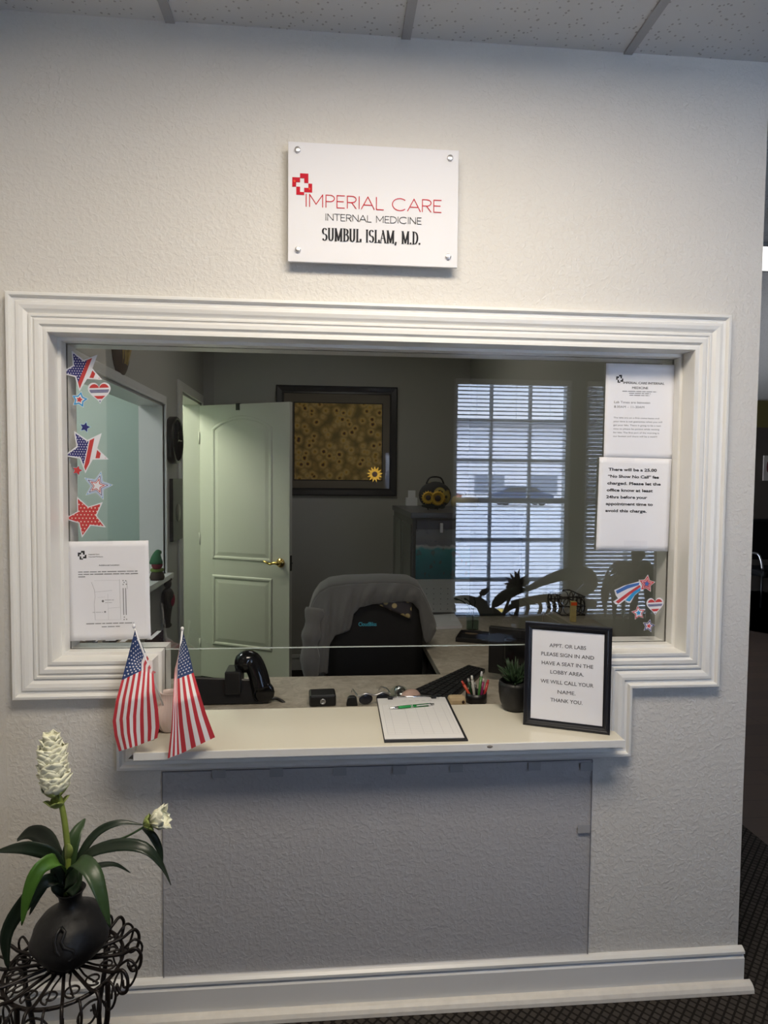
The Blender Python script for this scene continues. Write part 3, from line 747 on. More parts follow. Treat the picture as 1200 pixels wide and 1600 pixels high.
def heart_pts(w_, h_, n=36):
    out = []
    for i in range(n):
        a_ = 2*PI*i/n
        x = 16*math.sin(a_)**3; z = 13*math.cos(a_)-5*math.cos(2*a_)-2*math.cos(3*a_)-math.cos(4*a_)
        out.append((x/32*w_, (z+2.5)/29*h_))
    return out
def heart(label, px, py, w_, h_, tilt):
    t = sticker_root('heart_sticker', label, px, py, rot=tilt); w_ *= PXM; h_ *= PXM
    flat(heart_pts(w_*1.08, h_*1.08), m_swhite, t, 'white_heart', 0)
    hp = heart_pts(w_*.93, h_*.93)
    def band(z0, z1, mm, nm):
        pcs = []
        hc = [[(0, 0), hp[i], hp[(i+1) % len(hp)]] for i in range(len(hp))]
        for q in hc:
            q = clip(clip(q, 0, 1, z1*h_), 0, -1, -z0*h_)
            if len(q) >= 3: pcs.append(q)
        fill(pcs, mm, t, nm, 1)
    band(.27, .6, m_sred, 'red_band'); band(.02, .18, dots_mat('navy_band_dots', NV, 330, rad=.28), 'navy_band'); band(-.28, -.13, m_sred, 'red_band'); band(-.6, -.37, m_snavy, 'navy_tip')
heart('flag-striped heart sticker under the top left flag-patterned star', 155.5, 614.5, 31, 30, -.05)
heart('flag-striped heart sticker at the lower right of the glass', 1023.5, 948, 27, 27, -.05)
# shooting star
t = sticker_root('shooting_star_sticker', 'shooting star sticker with blue and red trails, lower right of the glass', 1010, 912)
def trail(p, m, nm, lay):
    o = aty(1010, 912, YK)
    q = [aty(x, y, YK)-o for x, y in p]; flat([(v.x, v.z) for v in q], m, t, nm, lay)
trail([(1000, 908), (975, 915), (960, 922), (962, 930), (966, 935), (958, 940), (962, 944), (967, 945), (976, 938), (981, 942), (985, 942), (992, 930), (1004, 920)], m_swhite, 'white_trail', 0)
trail([(999, 910), (980, 914), (962, 923), (964, 928), (980, 920), (998, 914)], m_smid, 'blue_trail', 1)
trail([(999, 914), (982, 925), (962, 940), (966, 943), (984, 929), (1001, 917)], m_sred, 'red_trail', 1)
trail([(1001, 918), (990, 924), (977, 938), (984, 940), (992, 929), (1004, 920)], m_sblue, 'light_blue_trail', 1)
for i, (k_, m, nm) in enumerate(((1.06, m_swhite, 'white_border'), (.94, m_sred, 'red_star'), (.66, m_swhite, 'white_ring'), (.58, m_sred, 'inner_star'), (.34, m_smid, 'blue_star'))): flat(star_pts(14.5*PXM*k_, 14.5*PXM*k_*.5, 5, .12), m, t, nm, i+2)
t = sticker_root('sunflower_sticker', 'yellow sunflower sticker on the glass before the sunflower picture', 585.5, 741)
m_yel = mat('sunflower_yellow', (.50, .30, .02), .5); m_brown = mat('sunflower_brown', (.03, .012, .005), .7)
flat(star_pts(13*PXM, 7.5*PXM, 13), m_yel, t, 'petals', 0); flat([(4.3*PXM*math.cos(i*PI/8), 4.3*PXM*math.sin(i*PI/8)) for i in range(16)], m_brown, t, 'flower_centre', 1)

# ================================================================== KICK SHEET ON THE WALL
a = aty(254, 1205, -.003); b = aty(924.5, 1187.5, -.003); c = aty(918, 1491, -.003)
zb_ = .131*zt
ks = thing('clear_wall_protector', 'clear plastic sheet taped to the wall under the counter', 'wall protector', (a.x, 0, zb_+.002))
kw = (b.x+c.x)/2-a.x; kh = (a.z+b.z)/2-zb_-.002
MB().box((0, -.0065, .0), (kw, -.0045, kh)).build('plastic_sheet', m_clear, ks)
m_sedge = mat('sheet_edge', (.22, .22, .24), .4)
eb = MB(); eb.box((-.001, -.007, 0), (.0006, -.004, kh)); eb.box((kw-.0006, -.007, 0), (kw+.001, -.004, kh)); eb.box((0, -.007, kh-.0006), (kw, -.004, kh+.001))
eb.build('sheet_edge', m_sedge, ks)
for px, py in ((342, 1209), (432, 1207), (531, 1205), (624, 1203), (713, 1200), (835, 1197), (916, 1198), (912, 1295)):
    p = aty(px, py, -.006); x = p.x-a.x; z = p.z-ks.location.z
    MB().box((x-.018, -.0074, z-.012), (x+.018, -.0067, min(z+.012, kh+.004))).build('tape', m_ktape, ks)

# ================================================================== FLAGS IN A RIBBED VASE
vb = atz(265, 1141, ST)
vz = thing('bud_vase', 'small pinkish white ribbed vase holding two flags on the counter', 'vase', (vb.x, vb.y, ST))
vk = (aty(265, 1100, vb.y)-aty(264, 1100, vb.y)).length
vprof = [(r*vk, z*vk) for r, z in ((0, 0), (10, 0), (13, 1.5), (18, 8), (22, 17), (23, 25), (21.5, 34), (17, 44), (13.5, 51), (12.5, 57), (14, 62), (14.5, 63.5), (12.5, 63), (11.5, 57), (12.5, 50), (15, 44), (15, 20), (0, 10))]
MB().lathe(vprof, seg=96, fn=lambda a_, i: 1+.028*math.cos(22*a_) if 2 < i < 10 else 1).build('vase_body', m_pink, vz)
def px3(p, Y): return aty(p[0], p[1], Y)
def small_flag(label, finial, foot, us, Y0, Y1, fold):
    """us: list of (u, v0, vmid, v1) pixel rows; hoist runs along the staff"""
    ft = px3(finial, Y0); fb = Vector((vb.x+foot[0], vb.y+foot[1], ST+.022))
    t = thing('hand_flag', label, 'flag', fb)
    stf = MB().cyl((0, 0, 0), ft-fb, .0026, 10); stf.build('staff', m_polew, t)
    MB().ball(ft-fb+Vector((0, 0, .003)), (.0048, .0048, .0058), 8).build('finial', m_polew, t)
    rows = [[px3(q, 0) for q in r[1:]] for r in us]; ks_ = [r[0] for r in us]
    def P(u_, v_):
        i = max(j for j in range(len(ks_)-1) if ks_[j] <= u_+1e-9); s_ = (u_-ks_[i])/(ks_[i+1]-ks_[i])
        def row(r):
            a_, m_, b_ = us[r][1:]
            vm = 7/13
            f_ = v_/vm if v_ < vm else (v_-vm)/(1-vm); A, B = (a_, m_) if v_ < vm else (m_, b_)
            return (A[0]+(B[0]-A[0])*f_, A[1]+(B[1]-A[1])*f_)
        A, B = row(i), row(i+1)
        # smooth in u
        pxl = (A[0]+(B[0]-A[0])*s_, A[1]+(B[1]-A[1])*s_)
        sp = 1-u_
        Ystaff = ft.y+(fb.y-ft.y)*min(1, v_*.72)
        Y = Ystaff*(1-min(1, u_*1.6))+Y1*min(1, u_*1.6)+fold*min(1, u_*2.5)*math.sin(v_*PI*3.2+u_*2.0)
        return px3(pxl, Y)-fb
    NVs, NU = 65, 60
    def mi(u_, v_):
        if v_ < 7/13 and u_ < .4: return 2
        return 0 if int(v_*13) % 2 == 0 else 1
    g = MB().grid(lambda v_, u_: P(min(1, u_), v_), NVs, NU, lambda v_, u_: mi(u_, v_))
    # canton stars on both faces
    for r in range(9):
        for c_ in range(6 if r % 2 == 0 else 5):
            v0 = 7/13*(r+1)/10; u0 = .4*((c_*2+1 if r % 2 == 0 else c_*2+2))/12
            e_ = .004; o = P(u0, v0); du = (P(u0+e_, v0)-o)/e_; dv = (P(u0, v0+e_)-o)/e_
            nr = du.cross(dv)
            if nr.length < 1e-9: continue
            nr.normalize(); A = du.normalized(); B = nr.cross(A)
            rad = .0024
            for sgn in (.0005, -.0005):
                g.add([o+nr*sgn+A*x+B*z for x, z in star_pts(rad*1.15, rad*.55)], [tuple(range(10))], 1)
    g.build('flag_cloth', [m_fred, m_fwhite, m_fblue], t)
small_flag('small American flag leaning left out of the ribbed vase', (209, 980), (.002, -.004),
    [(0, (211, 984), (227, 1019), (243.5, 1051)), (.2, (201, 1022), (221, 1034), (241, 1052)), (.4, (190, 1063), (221, 1048), (240, 1053)), (.6, (181, 1096), (216, 1086), (242, 1078)), (.75, (176, 1127), (213, 1118), (247, 1108)), (.88, (179, 1150), (213, 1142), (249, 1135)), (1, (186, 1174), (215, 1165), (246, 1153))], -.055, -.108, .004)
small_flag('small American flag standing upright in the ribbed vase', (285, 984), (.008, .004),
    [(0, (287, 990), (281, 1010), (276, 1035)), (.2, (296, 1022), (278, 1034), (273, 1045)), (.4, (302.5, 1051), (277, 1061), (272, 1062)), (.6, (311, 1080), (277.5, 1092), (270.5, 1094)), (.8, (322.5, 1116), (280, 1134), (267.5, 1140)), (1, (336, 1152), (284, 1177), (262, 1185))], vb.y-.010, -.113, .003)

# ================================================================== CLIPBOARD AND PEN
q = [atz(x, y, ST) for x, y in ((600.5, 1161), (731.5, 1158.5), (698.5, 1091), (588, 1093.5))]
ex = q[1]-q[0]; ang = math.atan2(ex.y, ex.x); cb = thing('clipboard', 'black clipboard with a sign-in sheet lying on the counter', 'clipboard', q[0], (0, 0, ang))
L = lambda p: Matrix.Rotation(-ang, 3, 'Z') @ (p-q[0])
qq = [L(p) for p in q]
def shrink(s0, s1, t0, t1, h):
    def bl(s_, t_): return qq[0]*(1-s_)*(1-t_)+qq[1]*s_*(1-t_)+qq[2]*s_*t_+qq[3]*(1-s_)*t_
    return [(bl(s_, t_).x, bl(s_, t_).y) for s_, t_ in ((s0, t0), (s1, t0), (s1, t1), (s0, t1))], bl
pts, bl = shrink(0, 1, 0, 1, 0)
MB().prism(pts, .0005, .0045, axis='z').build('board', m_board, cb, bevel=.001)
pts, _ = shrink(.01, .965, .035, .985, 0)
pp_ = MB().prism(pts, .0047, .0062, axis='z').build('sign_in_sheet', mat('form_paper', (.74, .73, .72), .6), cb)
plab(pp_, 'white ruled sign-in form')
lnm = MB()
def seg3(s0, t0, s1, t1, w_, mb):
    A = bl(s0, t0); B = bl(s1, t1); dd = (B-A).normalized(); nn = Vector((-dd.y, dd.x, 0))*w_/2
    mb.add([(p.x, p.y, .00635) for p in (A-nn, B-nn, B+nn, A+nn)], [(0,1,2,3)])
for i in range(19): seg3(.06, .12+i*.038, .93, .12+i*.038, .0006, lnm)
for s_ in (.06, .15, .35, .5, .62, .74, .86, .93): seg3(s_, .12, s_, .12+18*.038, .0006, lnm)
for i in range(5): seg3(.35+i*.09, .90, .40+i*.09, .90, .0022, lnm)
lnm.build('printed_lines', mat('form_ink', (.42, .42, .44), .6), pp_)
clp = MB(); A = bl(.16, .985); B = bl(.84, .985)
clp.tube([A+Vector((0, 0, .009)), B+Vector((0, 0, .009))], .0035, 8)
cl = clp.build('clip_bar', m_chrome, cb)
for s_ in (.19, .80):
    P_ = bl(s_, .965); MB().cbox((P_.x, P_.y, .009), (.016, .014, .011)).build('clip_jaw', m_black, cl, bevel=.002)
p0 = atz(608.5, 1106.5, ST+.011); p1 = atz(678, 1100, ST+.011)
pn = thing('ballpoint_pen', 'green metal ballpoint pen lying on the clipboard sheet', 'pen', (p0.x, p0.y, ST+.0108), (0, 0, math.atan2((p1-p0).y, (p1-p0).x)))
PL = (p1-p0).length
def along(mb, segs):
    mb.tube([(x, 0, 0) for x, r in segs], [r for x, r in segs], 14)
b = MB(); along(b, [(PL*.19, .0040), (PL*.25, .0045), (PL*.5, .0045), (PL*.87, .0043)]); b.build('barrel', m_green_pen, pn)
b = MB(); along(b, [(0, .0008), (PL*.02, .0012), (PL*.1, .0027), (PL*.19, .0040)]); b.build('tip', m_chrome, pn)
b = MB(); along(b, [(PL*.475, .0048), (PL*.49, .0048)]); along(b, [(PL*.505, .0048), (PL*.52, .0048)]); b.build('ring', m_chrome, pn)
b = MB(); along(b, [(PL*.87, .0044), (PL*.93, .0044), (PL*.935, .0028), (PL, .0026)]); b.build('clicker', m_chrome, pn)
MB().cbox((PL*.75, -.0052, .002), (PL*.32, .0012, .004)).build('pocket_clip', m_chrome, pn, bevel=.0005)

# ================================================================== FRAMED SIGN
f0 = atz(812.5, 1125.5, ST); f1 = atz(945.5, 1141.5, ST)
ex = f1-f0; ang = math.atan2(ex.y, ex.x); FWD = ex.length
lean = math.radians(3)
nrm = Vector((-math.sin(ang), math.cos(ang), 0))
# frame height so that its top edge meets the photo
best = None
for i in range(200):
    h = .2+i*.001; P_ = f0+Vector((0, 0, h*math.cos(lean)))+nrm*h*math.sin(lean); dv = P_-CAM
    py = 800-F*dv.dot(UP)/dv.dot(FW)
    if best is None or abs(py-968) < best[0]: best = (abs(py-968), h)
FH = best[1]
f0.y -= .03
fr = thing('framed_sign', 'black framed sign-in instructions propped on the right of the counter', 'framed sign', f0, (-lean, 0, ang))
fr.rotation_mode = 'XYZ'
ff = MB(); bw = .020
sweep_poly(ff, [Vector(p) for p in ((0, 0), (FWD, 0), (FWD, FH), (0, FH))], [(0, -.012), (0, .004), (.002, .006), (.007, .006), (.009, .004), (.011, .0045), (.016, .002), (.0165, 0), (bw, -.001), (bw, -.006)], lambda x, z, h: (x, -h, z))
ff.build('frame', m_frame, fr)
MB().box((.004, .006, .004), (FWD-.004, .011, FH-.004)).build('backing', m_board, fr)
sp = MB().box((bw-.004, .003, bw-.004), (FWD-bw+.004, .0058, FH-bw+.004)).build('printed_page', m_paper, fr)
tt = MB(); IW = FWD-2*bw; IH = FH-2*bw
m_page = m_inkg
for s_, z_, wd in (('APPT. OR LABS', .185, .51), ('PLEASE SIGN IN AND', .285, .735), ('HAVE A SEAT IN THE', .385, .715), ('LOBBY AREA.', .480, .465), ('WE WILL CALL YOUR', .590, .735), ('NAME.', .695, .25), ('THANK YOU.', .790, .445)):
    tt = MB(); put_text(tt, s_, FWD/2, FH-bw-z_*IH, .0025, .0102, wd*IW, 'CENTER', bold=.010); tt.build('text_line', m_inkm, sp)
est = MB(); est.box((FWD*.42, .011, FH*.25), (FWD*.58, .014, FH*.62))
est.build('easel_back', m_board, fr)

# ================================================================== SUCCULENT ON THE COUNTER
sb_ = atz(806, 1110, ST); sb_.y += .012
su = thing('potted_succulent', 'small spiky green succulent in a black pot beside the framed sign', 'potted plant', (sb_.x, sb_.y, ST))
k = (aty(801, 1080, sb_.y)-aty(800, 1080, sb_.y)).length
MB().lathe([(r*k, z*k) for r, z in ((0, 0), (15, 0), (19, 4), (23, 14), (25, 26), (25, 38), (24, 44), (22, 44), (22, 36), (0, 34))], seg=28, fn=lambda a_, i: 1+.012*math.sin(7*a_+i)).build('pot', m_vase, su)
sl_ = MB(); rr = random.Random(5)
for i in range(90):
    a_ = rr.uniform(0, 2*PI); el = rr.uniform(.15, 1.45); Ln = k*rr.uniform(16, 27)*(1.0)
    base = Vector((math.cos(a_)*k*6, math.sin(a_)*k*6, k*(40+rr.uniform(0, 12))))
    dr = Vector((math.cos(a_)*math.cos(el), math.sin(a_)*math.cos(el), math.sin(el)))
    ps = [base+dr*Ln*t_+Vector((0, 0, k*4*t_*t_)) for t_ in (0, .35, .7, 1)]
    sl_.tube(ps, [k*2.2, k*2.6, k*1.6, k*.3], 5)
sl_.build('leaves', mat('succulent_green', (.022, .050, .020), .5, var=.5, vscale=60), su)

# ================================================================== PLANT STAND AND FLOWER
PY = -.300
ctr = aty(101, 1500, PY); TZ = ctr.z
sta = thing('plant_stand', 'black wrought iron plant stand with scrolls in the lower left corner', 'plant stand', (ctr.x, PY, 0))
pk = (aty(102, 1500, PY)-aty(101, 1500, PY)).length
Rr = 88*pk
def ring(r, z, n=48): return [(r*math.cos(2*PI*i/n), r*math.sin(2*PI*i/n), z) for i in range(n)]
MB().tube(ring(Rr, TZ-.012), .0042, 8, closed=True).build('rim_ring', m_iron, sta)
MB().tube(ring(.034, TZ-.004, 24), .004, 8, closed=True).build('centre_ring', m_iron, sta)
NS = 14
def pol(a_, r, z): return Vector((r*math.cos(a_), r*math.sin(a_), z))
for i in range(NS):
    a_ = 2*PI*i/NS+.12
    sp_ = smooth_path([pol(a_, .032, TZ-.004), pol(a_, Rr*.6, TZ-.004), pol(a_, Rr*1.0, TZ-.004), pol(a_, Rr*1.22, TZ+.006), pol(a_, Rr*1.33, TZ-.012), pol(a_, Rr*1.30, TZ-.040), pol(a_, Rr*1.17, TZ-.046), pol(a_, Rr*1.10, TZ-.030)], 26)
    MB().tube(sp_, .0038, 7).build('spoke', m_iron, sta)
    # scroll between spokes
    am = a_+PI/NS
    th = []
    for t_ in range(40):
        s_ = t_/39
        if s_ < .5:
            s2 = s_/.5; r = .045+(Rr*.86-.045)*s2; off = .42*math.sin(s2*PI)*PI/NS*(1-s2*.2)
            th.append(pol(am+off-.1*(1-s2), r, TZ-.006))
        else:
            s2 = (s_-.5)/.5; an = -PI*.5+s2*PI*2.3; rad = .020*(1-s2*.62)
            cx = pol(am-.02, Rr*.80, TZ-.006); er = pol(am, 1, 0); et = Vector((-er.y, er.x, 0))
            th.append(cx+er*(-math.sin(an)*rad)*1.0+et*(-math.cos(an)*rad))
    MB().tube(th[20:]+[], .0022, 6).build('scroll', m_iron, sta)
    MB().tube(smooth_path([pol(am, .04, TZ-.006), pol(am+.10, Rr*.35, TZ-.006), pol(am-.06, Rr*.62, TZ-.006), th[20]], 14), .0022, 6).build('scroll_stem', m_iron, sta)
    # outer loop below the rim
    lp = smooth_path([pol(am, Rr*1.0, TZ-.012), pol(am, Rr*1.20, TZ+.004), pol(am, Rr*1.34, TZ-.018), pol(am, Rr*1.24, TZ-.052), pol(am, Rr*1.10, TZ-.060), pol(am, Rr*1.08, TZ-.044)], 20)
    MB().tube(lp, .0028, 6).build('rim_curl', m_iron, sta)
for i in range(4):
    a_ = 2*PI*i/4+PI/4+.35
    lg_ = smooth_path([pol(a_, Rr*1.0, TZ-.012), pol(a_, Rr*.98, TZ-.10), pol(a_, Rr*.80, TZ*.5), pol(a_, Rr*.95, .06), pol(a_, Rr*1.12, .006)], 24)
    MB().tube(lg_, .0060, 8).build('leg', m_iron, sta)
    for sg_ in (1, -1):
        sc = []
        for t_ in range(26):
            s2 = t_/25; an = s2*PI*2.4; rad = .034*(1-.72*s2)
            o = pol(a_+sg_*.36, Rr*.97, TZ-.062); et = Vector((-math.sin(a_+sg_*.36), math.cos(a_+sg_*.36), 0))*sg_
            sc.append(o+et*(-math.cos(an)*rad)+Vector((0, 0, math.sin(an)*rad)))
        MB().tube(sc, .0024, 6).build('leg_scroll', m_iron, sta)
MB().tube(ring(Rr*.86, .11), .0036, 8, closed=True).build('lower_ring', m_iron, sta)

vcx = aty(111, 1450, PY).x
fv = thing('flower_vase', 'round black gourd vase with dented sides on the iron stand', 'vase', (vcx, PY, TZ+.001))
vp = [(r*pk*.95, z*pk*.95) for r, z in ((0, 0), (22, 0), (36, 6), (50, 20), (60, 38), (61.5, 50), (57, 66), (46, 80), (31, 90), (20, 97), (17.5, 107), (19, 116), (23, 122), (24, 124), (21, 123), (15, 114), (13, 104), (0, 92))]
MB().lathe(vp, seg=48, fn=lambda a_, i: 1+(.05*max(0, math.cos(5*a_+.6))**3 if i < 6 and i > 1 else .012*math.sin(4*a_+i*.5))).build('vase_body', m_vase, fv)
rel = MB(); RR = 59*pk
def on_vase(a_, z_):
    rz = 58*pk*math.sqrt(max(.05, 1-((z_-46*pk)/(56*pk))**2)); return Vector((rz*math.cos(a_), rz*math.sin(a_), z_))
rel.tube([on_vase(-PI/2+dx, dz*pk) for dx, dz in ((.05, 84), (.20, 79), (.12, 68), (.20, 60), (.42, 53), (.46, 44), (.34, 38), (.16, 44), (.02, 56), (-.06, 68), (-.06, 77), (.05, 84))], .0035, 8, closed=False)
rel.build('relief_squiggle', m_vase, fv)
vtop = Vector((vcx, PY, TZ+112*pk))
fl = thing('artificial_ginger_flower', 'white artificial ginger flower with dark strap leaves in the black vase', 'flower', vtop)
m_leafd = mat('leaf_dark', (.013, .025, .014), .38, var=.35, vscale=40); m_leafm = mat('leaf_mid', (.030, .062, .022), .38, var=.35, vscale=40); m_leafb = mat('leaf_bright', (.065, .16, .022), .4, var=.25, vscale=40)
m_stem = mat('stem_green', (.20, .26, .05), .5, var=.3, vscale=50); m_petal = mat('petal_cream', (.82, .82, .64), .55, bump=(90, .25)); m_sepal = mat('sepal_green', (.24, .30, .08), .5, var=.4, vscale=60)
def leaf(pts, w_, m, dY, fold=.25, wp=(.35, .8, 1, .92, .62, .06)):
    P_ = [aty(x, y, PY+yy_)-vtop for (x, y), yy_ in zip(pts, dY)]
    sp_ = smooth_path(P_, 18); n_ = len(sp_); ws = []
    for i in range(n_):
        t_ = i/(n_-1)*(len(wp)-1); j = min(int(t_), len(wp)-2); ws.append((wp[j]+(wp[j+1]-wp[j])*(t_-j))*w_*pk*.84)
    view = (sp_[n_//2]+vtop-CAM).normalized()
    tdir = (sp_[-1]-sp_[0]).normalized(); side = tdir.cross(view)
    if side.length < .2: side = Vector((1, 0, .3))
    side = (side.normalized()*.9+view*.35).normalized()
    b = MB(); ribbon(b, sp_, ws, side, fold); return b.build('leaf', m, fl, solid=.0008)
b0 = (104, 1395); b1 = (106, 1370)
leaf([b0, (108, 1345), (118, 1305), (133, 1279)], 30, m_leafm, (0, 0, .02, .05))
leaf([b0, (122, 1345), (150, 1303), (185, 1286), (224, 1289)], 17, m_leafd, (0, 0, .02, .03, .04))
leaf([b0, (130, 1342), (175, 1322), (222, 1324), (250, 1350), (267, 1383)], 24, m_leafd, (0, -.01, -.02, -.03, -.03, -.02))
leaf([(222, 1292), (237, 1305), (248, 1325), (254, 1347)], 16, m_leafd, (.04, .03, .03, .03))
leaf([b0, (125, 1362), (152, 1353), (180, 1351), (204, 1364)], 12, m_leafd, (0, .03, .06, .08, .09))
leaf([b1, (120, 1347), (142, 1360), (158, 1400), (172, 1449)], 32, m_leafm, (0, -.05, -.08, -.10, -.10), .2)
leaf([b1, (88, 1346), (62, 1356), (44, 1395), (34, 1446)], 27, m_leafb, (0, -.05, -.08, -.09, -.09))
leaf([b0, (85, 1340), (55, 1326), (28, 1325), (-8, 1331)], 26, m_leafd, (0, -.02, -.03, -.03, -.02))
leaf([b0, (88, 1338), (70, 1308), (48, 1301), (27, 1313)], 36, m_leafd, (0, .03, .06, .07, .07), wp=(.4, .8, 1, .9, .6, .15))
leaf([b0, (75, 1375), (38, 1410), (10, 1460), (13, 1515)], 30, m_leafd, (0, -.03, -.05, -.06, -.05))
leaf([b0, (80, 1372), (62, 1395), (46, 1430)], 17, m_leafd, (0, -.02, -.03, -.03))
leaf([b0, (112, 1385), (116, 1365), (124, 1345)], 26, m_leafm, (0, -.02, -.02, 0))
leaf([b0, (92, 1388), (88, 1368), (80, 1352)], 24, m_leafd, (0, -.01, .0, 0))
leaf([b0, (110, 1395), (122, 1383), (128, 1362)], 16, m_leafm, (0, -.03, -.03, -.02))
def P3(px, py, dy=0): return aty(px, py, PY+dy)-vtop
MB().tube(smooth_path([P3(104, 1400), P3(107, 1350), P3(103, 1300), P3(97, 1262), P3(89, 1238)], 20), [pk*5.2-pk*.06*i for i in range(21)], 10).build('stem', m_stem, fl)
bd = MB(); ribbon(bd, smooth_path([P3(104, 1345, -.005), P3(107, 1330, -.012), P3(106, 1318, -.012)], 8), [pk*v for v in (6, 9, 11, 12, 12, 11, 9, 6, 2)], Vector((1, 0, 0)), .5); bd.build('stem_sheath', m_sepal, fl, solid=.0008)
def cup_petal(mb, c_, up_, out, ln_, wd, curl):
    up_ = up_.normalized(); out = (out-up_*out.dot(up_)).normalized(); sd = up_.cross(out)
    vs = []; nu, nv = 7, 6
    for i in range(nu+1):
        t_ = i/nu
        for j in range(nv+1):
            s_ = j/nv*2-1
            prof_ = (math.sin(min(1, t_*1.02)*PI*.92+.08)**.55 if 0 < t_ < 1 else (.45 if t_ == 0 else .25))
            hw = wd*prof_
            vs.append(c_+up_*(ln_*t_*(1-.12*abs(s_)))+out*(wd*(.25+.75*math.sin(t_*PI*.55))*(1-.55*s_*s_)*.75+curl*max(0, t_-.75)*4*ln_*.3)+sd*hw*s_*(1+.06*math.sin(9*t_+s_*3)))
    fs = [(i*(nv+1)+j, (i+1)*(nv+1)+j, (i+1)*(nv+1)+j+1, i*(nv+1)+j+1) for i in range(nu) for j in range(nv)]
    mb.add(vs, fs, 0, True)
fb_ = P3(87, 1236); ftp = P3(79, 1148); ax = ftp-fb_; ux = ax.normalized(); LL = ax.length
hd = MB(); rr = random.Random(3)
e1 = ux.cross(Vector((0, 1, 0))).normalized(); e2 = ux.cross(e1)
hd.tube([fb_, fb_+ax*.9], [pk*14, pk*8], 10)
for lv in range(12):
    s_ = lv/11; npet = 7 if lv < 9 else 5
    rad = pk*(20*math.sin((.30+.62*s_)*PI)**.6 if s_ < 1 else 5)*.98*(1 if lv < 9 else .85)
    for i in range(npet):
        a_ = 2*PI*i/npet+lv*.55+rr.uniform(-.15, .15); o = e1*math.cos(a_)+e2*math.sin(a_)
        cup_petal(hd, fb_+ax*(s_*.88-.02)+o*rad*.55, ux+o*rr.uniform(.0, .18), o, pk*rr.uniform(19, 23)*(1 if lv < 9 else .8), pk*rr.uniform(13, 16)*(1 if lv < 9 else .75), rr.uniform(.1, .4))
hd.build('flower_head', m_petal, fl, solid=.0007)
sp_ = MB()
for i in range(6):
    a_ = 2*PI*i/6; o = e1*math.cos(a_)+e2*math.sin(a_); cup_petal(sp_, fb_-ux*pk*(8 if i % 2 else 2)+o*pk*5, ux+o*.3, o, pk*19, pk*12, .35)
for i in range(4):
    a_ = 2*PI*i/4+.4; o = e1*math.cos(a_)+e2*math.sin(a_); cup_petal(sp_, fb_-ux*pk*26+o*pk*3, ux+o*.5, o, pk*20, pk*9, .3)
sp_.build('sepals', m_sepal, fl, solid=.0007)
bdp = P3(229, 1287, .02)
MB().tube(smooth_path([P3(112, 1365), P3(128, 1343, -.01), P3(165, 1320, .0), P3(200, 1306, .01), P3(228, 1290, .02)], 20), pk*1.7, 8).build('bud_stem', m_leafm, fl)
bu = MB(); bax = (P3(266, 1273, .02)-bdp); bx = bax.normalized(); g1 = bx.cross(Vector((0, 1, 0))).normalized(); g2 = bx.cross(g1)
for i in range(9):
    a_ = 2*PI*i/5+i*.2; o = g1*math.cos(a_)+g2*math.sin(a_); cup_petal(bu, bdp+bx*pk*8+o*pk*2, bx+o*.25, o, pk*(29+2*(i % 3)), pk*14, .1)
bu.build('bud', m_petal, fl, solid=.0007)
bs = MB()
for i in range(5):
    a_ = 2*PI*i/5; o = g1*math.cos(a_)+g2*math.sin(a_); cup_petal(bs, bdp-bx*pk*4+o*pk*2, bx+o*.35, o, pk*18, pk*9, .2)
bs.build('bud_sepals', m_sepal, fl, solid=.0007)

# ================================================================== OFFICE: DOOR, PICTURE, WALL PIECES
fe = None
for i in range(400):
    yy_ = dy1-.0015*i; rp_ = aty(452, 850, yy_); dd = math.hypot(rp_.x-XO, yy_-dy1)
    if dd >= .765: fe = Vector((rp_.x, yy_, 0)); break
dv = Vector((fe.x-XO, fe.y-dy1, 0)); dang = math.atan2(dv.y, dv.x); DW = dv.length; DH = 2.04
dr = thing('door', 'pale green lit panel door with arched top panel standing open in the office', 'door', (XO+.012, dy1-.014, 0), (0, 0, dang))
dr.name = 'door_1'; dr['kind'] = 'structure'
MB().box((0, -.018, .008), (DW, .018, DH)).build('leaf', m_trimd, dr, bevel=.002)
def panel(x0, x1, z0, z1, arch):
    pts = [(x0, z0), (x1, z0), (x1, z1)]
    if arch: pts += [(x1+(x0-x1)*t_, z1+arch*math.sin(PI*t_)**.8) for t_ in [i/14 for i in range(1, 14)]]
    pts += [(x0, z1)]
    b = MB(); sweep_poly(b, [Vector(p) for p in pts], [(-.012, 0), (-.008, .004), (0, .006), (.010, .004), (.014, -.001), (.020, .0), (.045, .004)], lambda x, z, h: (x, -.018-h, z))
    q = offset_poly([Vector(p) for p in pts], .045); b.add([(p.x, -.022, p.y) for p in q], [tuple(range(len(q)))])
    b.build('moulded_panel', m_trimd, dr)
panel(.155*DW, .80*DW, .915, 1.86, .085); panel(.155*DW, .80*DW, .27, .775, 0)
ha = MB(); hz = .905; hx = DW-.072
ha.lathe([(0, 0), (.032, 0), (.034, .004), (.028, .010), (.018, .014), (.012, .03), (.012, .045)], seg=24, X=Matrix.Translation((hx, -.018, hz)) @ Matrix.Rotation(PI/2, 4, 'X'))
ha.tube(smooth_path([(hx, -.060, hz), (hx-.03, -.064, hz+.002), (hx-.06, -.066, hz-.006), (hx-.09, -.066, hz+.004), (hx-.115, -.064, hz+.012)], 14), [.013, .012, .011, .010, .010, .009, .009, .008, .008, .008, .0075, .007, .006, .005, .004], 10)
plab(ha.build('lever_handle', m_gold, dr), 'polished brass lever handle')
MB().box((DW-.001, -.012, hz-.055), (DW+.0015, .012, hz+.055)).cyl((DW, 0, hz), (DW+.012, 0, hz), .006, 10).build('latch_plate', m_black, dr)
MB().box((DW*.42, -.024, DH-.045), (DW*.42+.03, -.018, DH+.004)).box((DW*.42, -.024, DH+.0005), (DW*.42+.03, .022, DH+.004)).build('over_door_hook', m_black, dr)
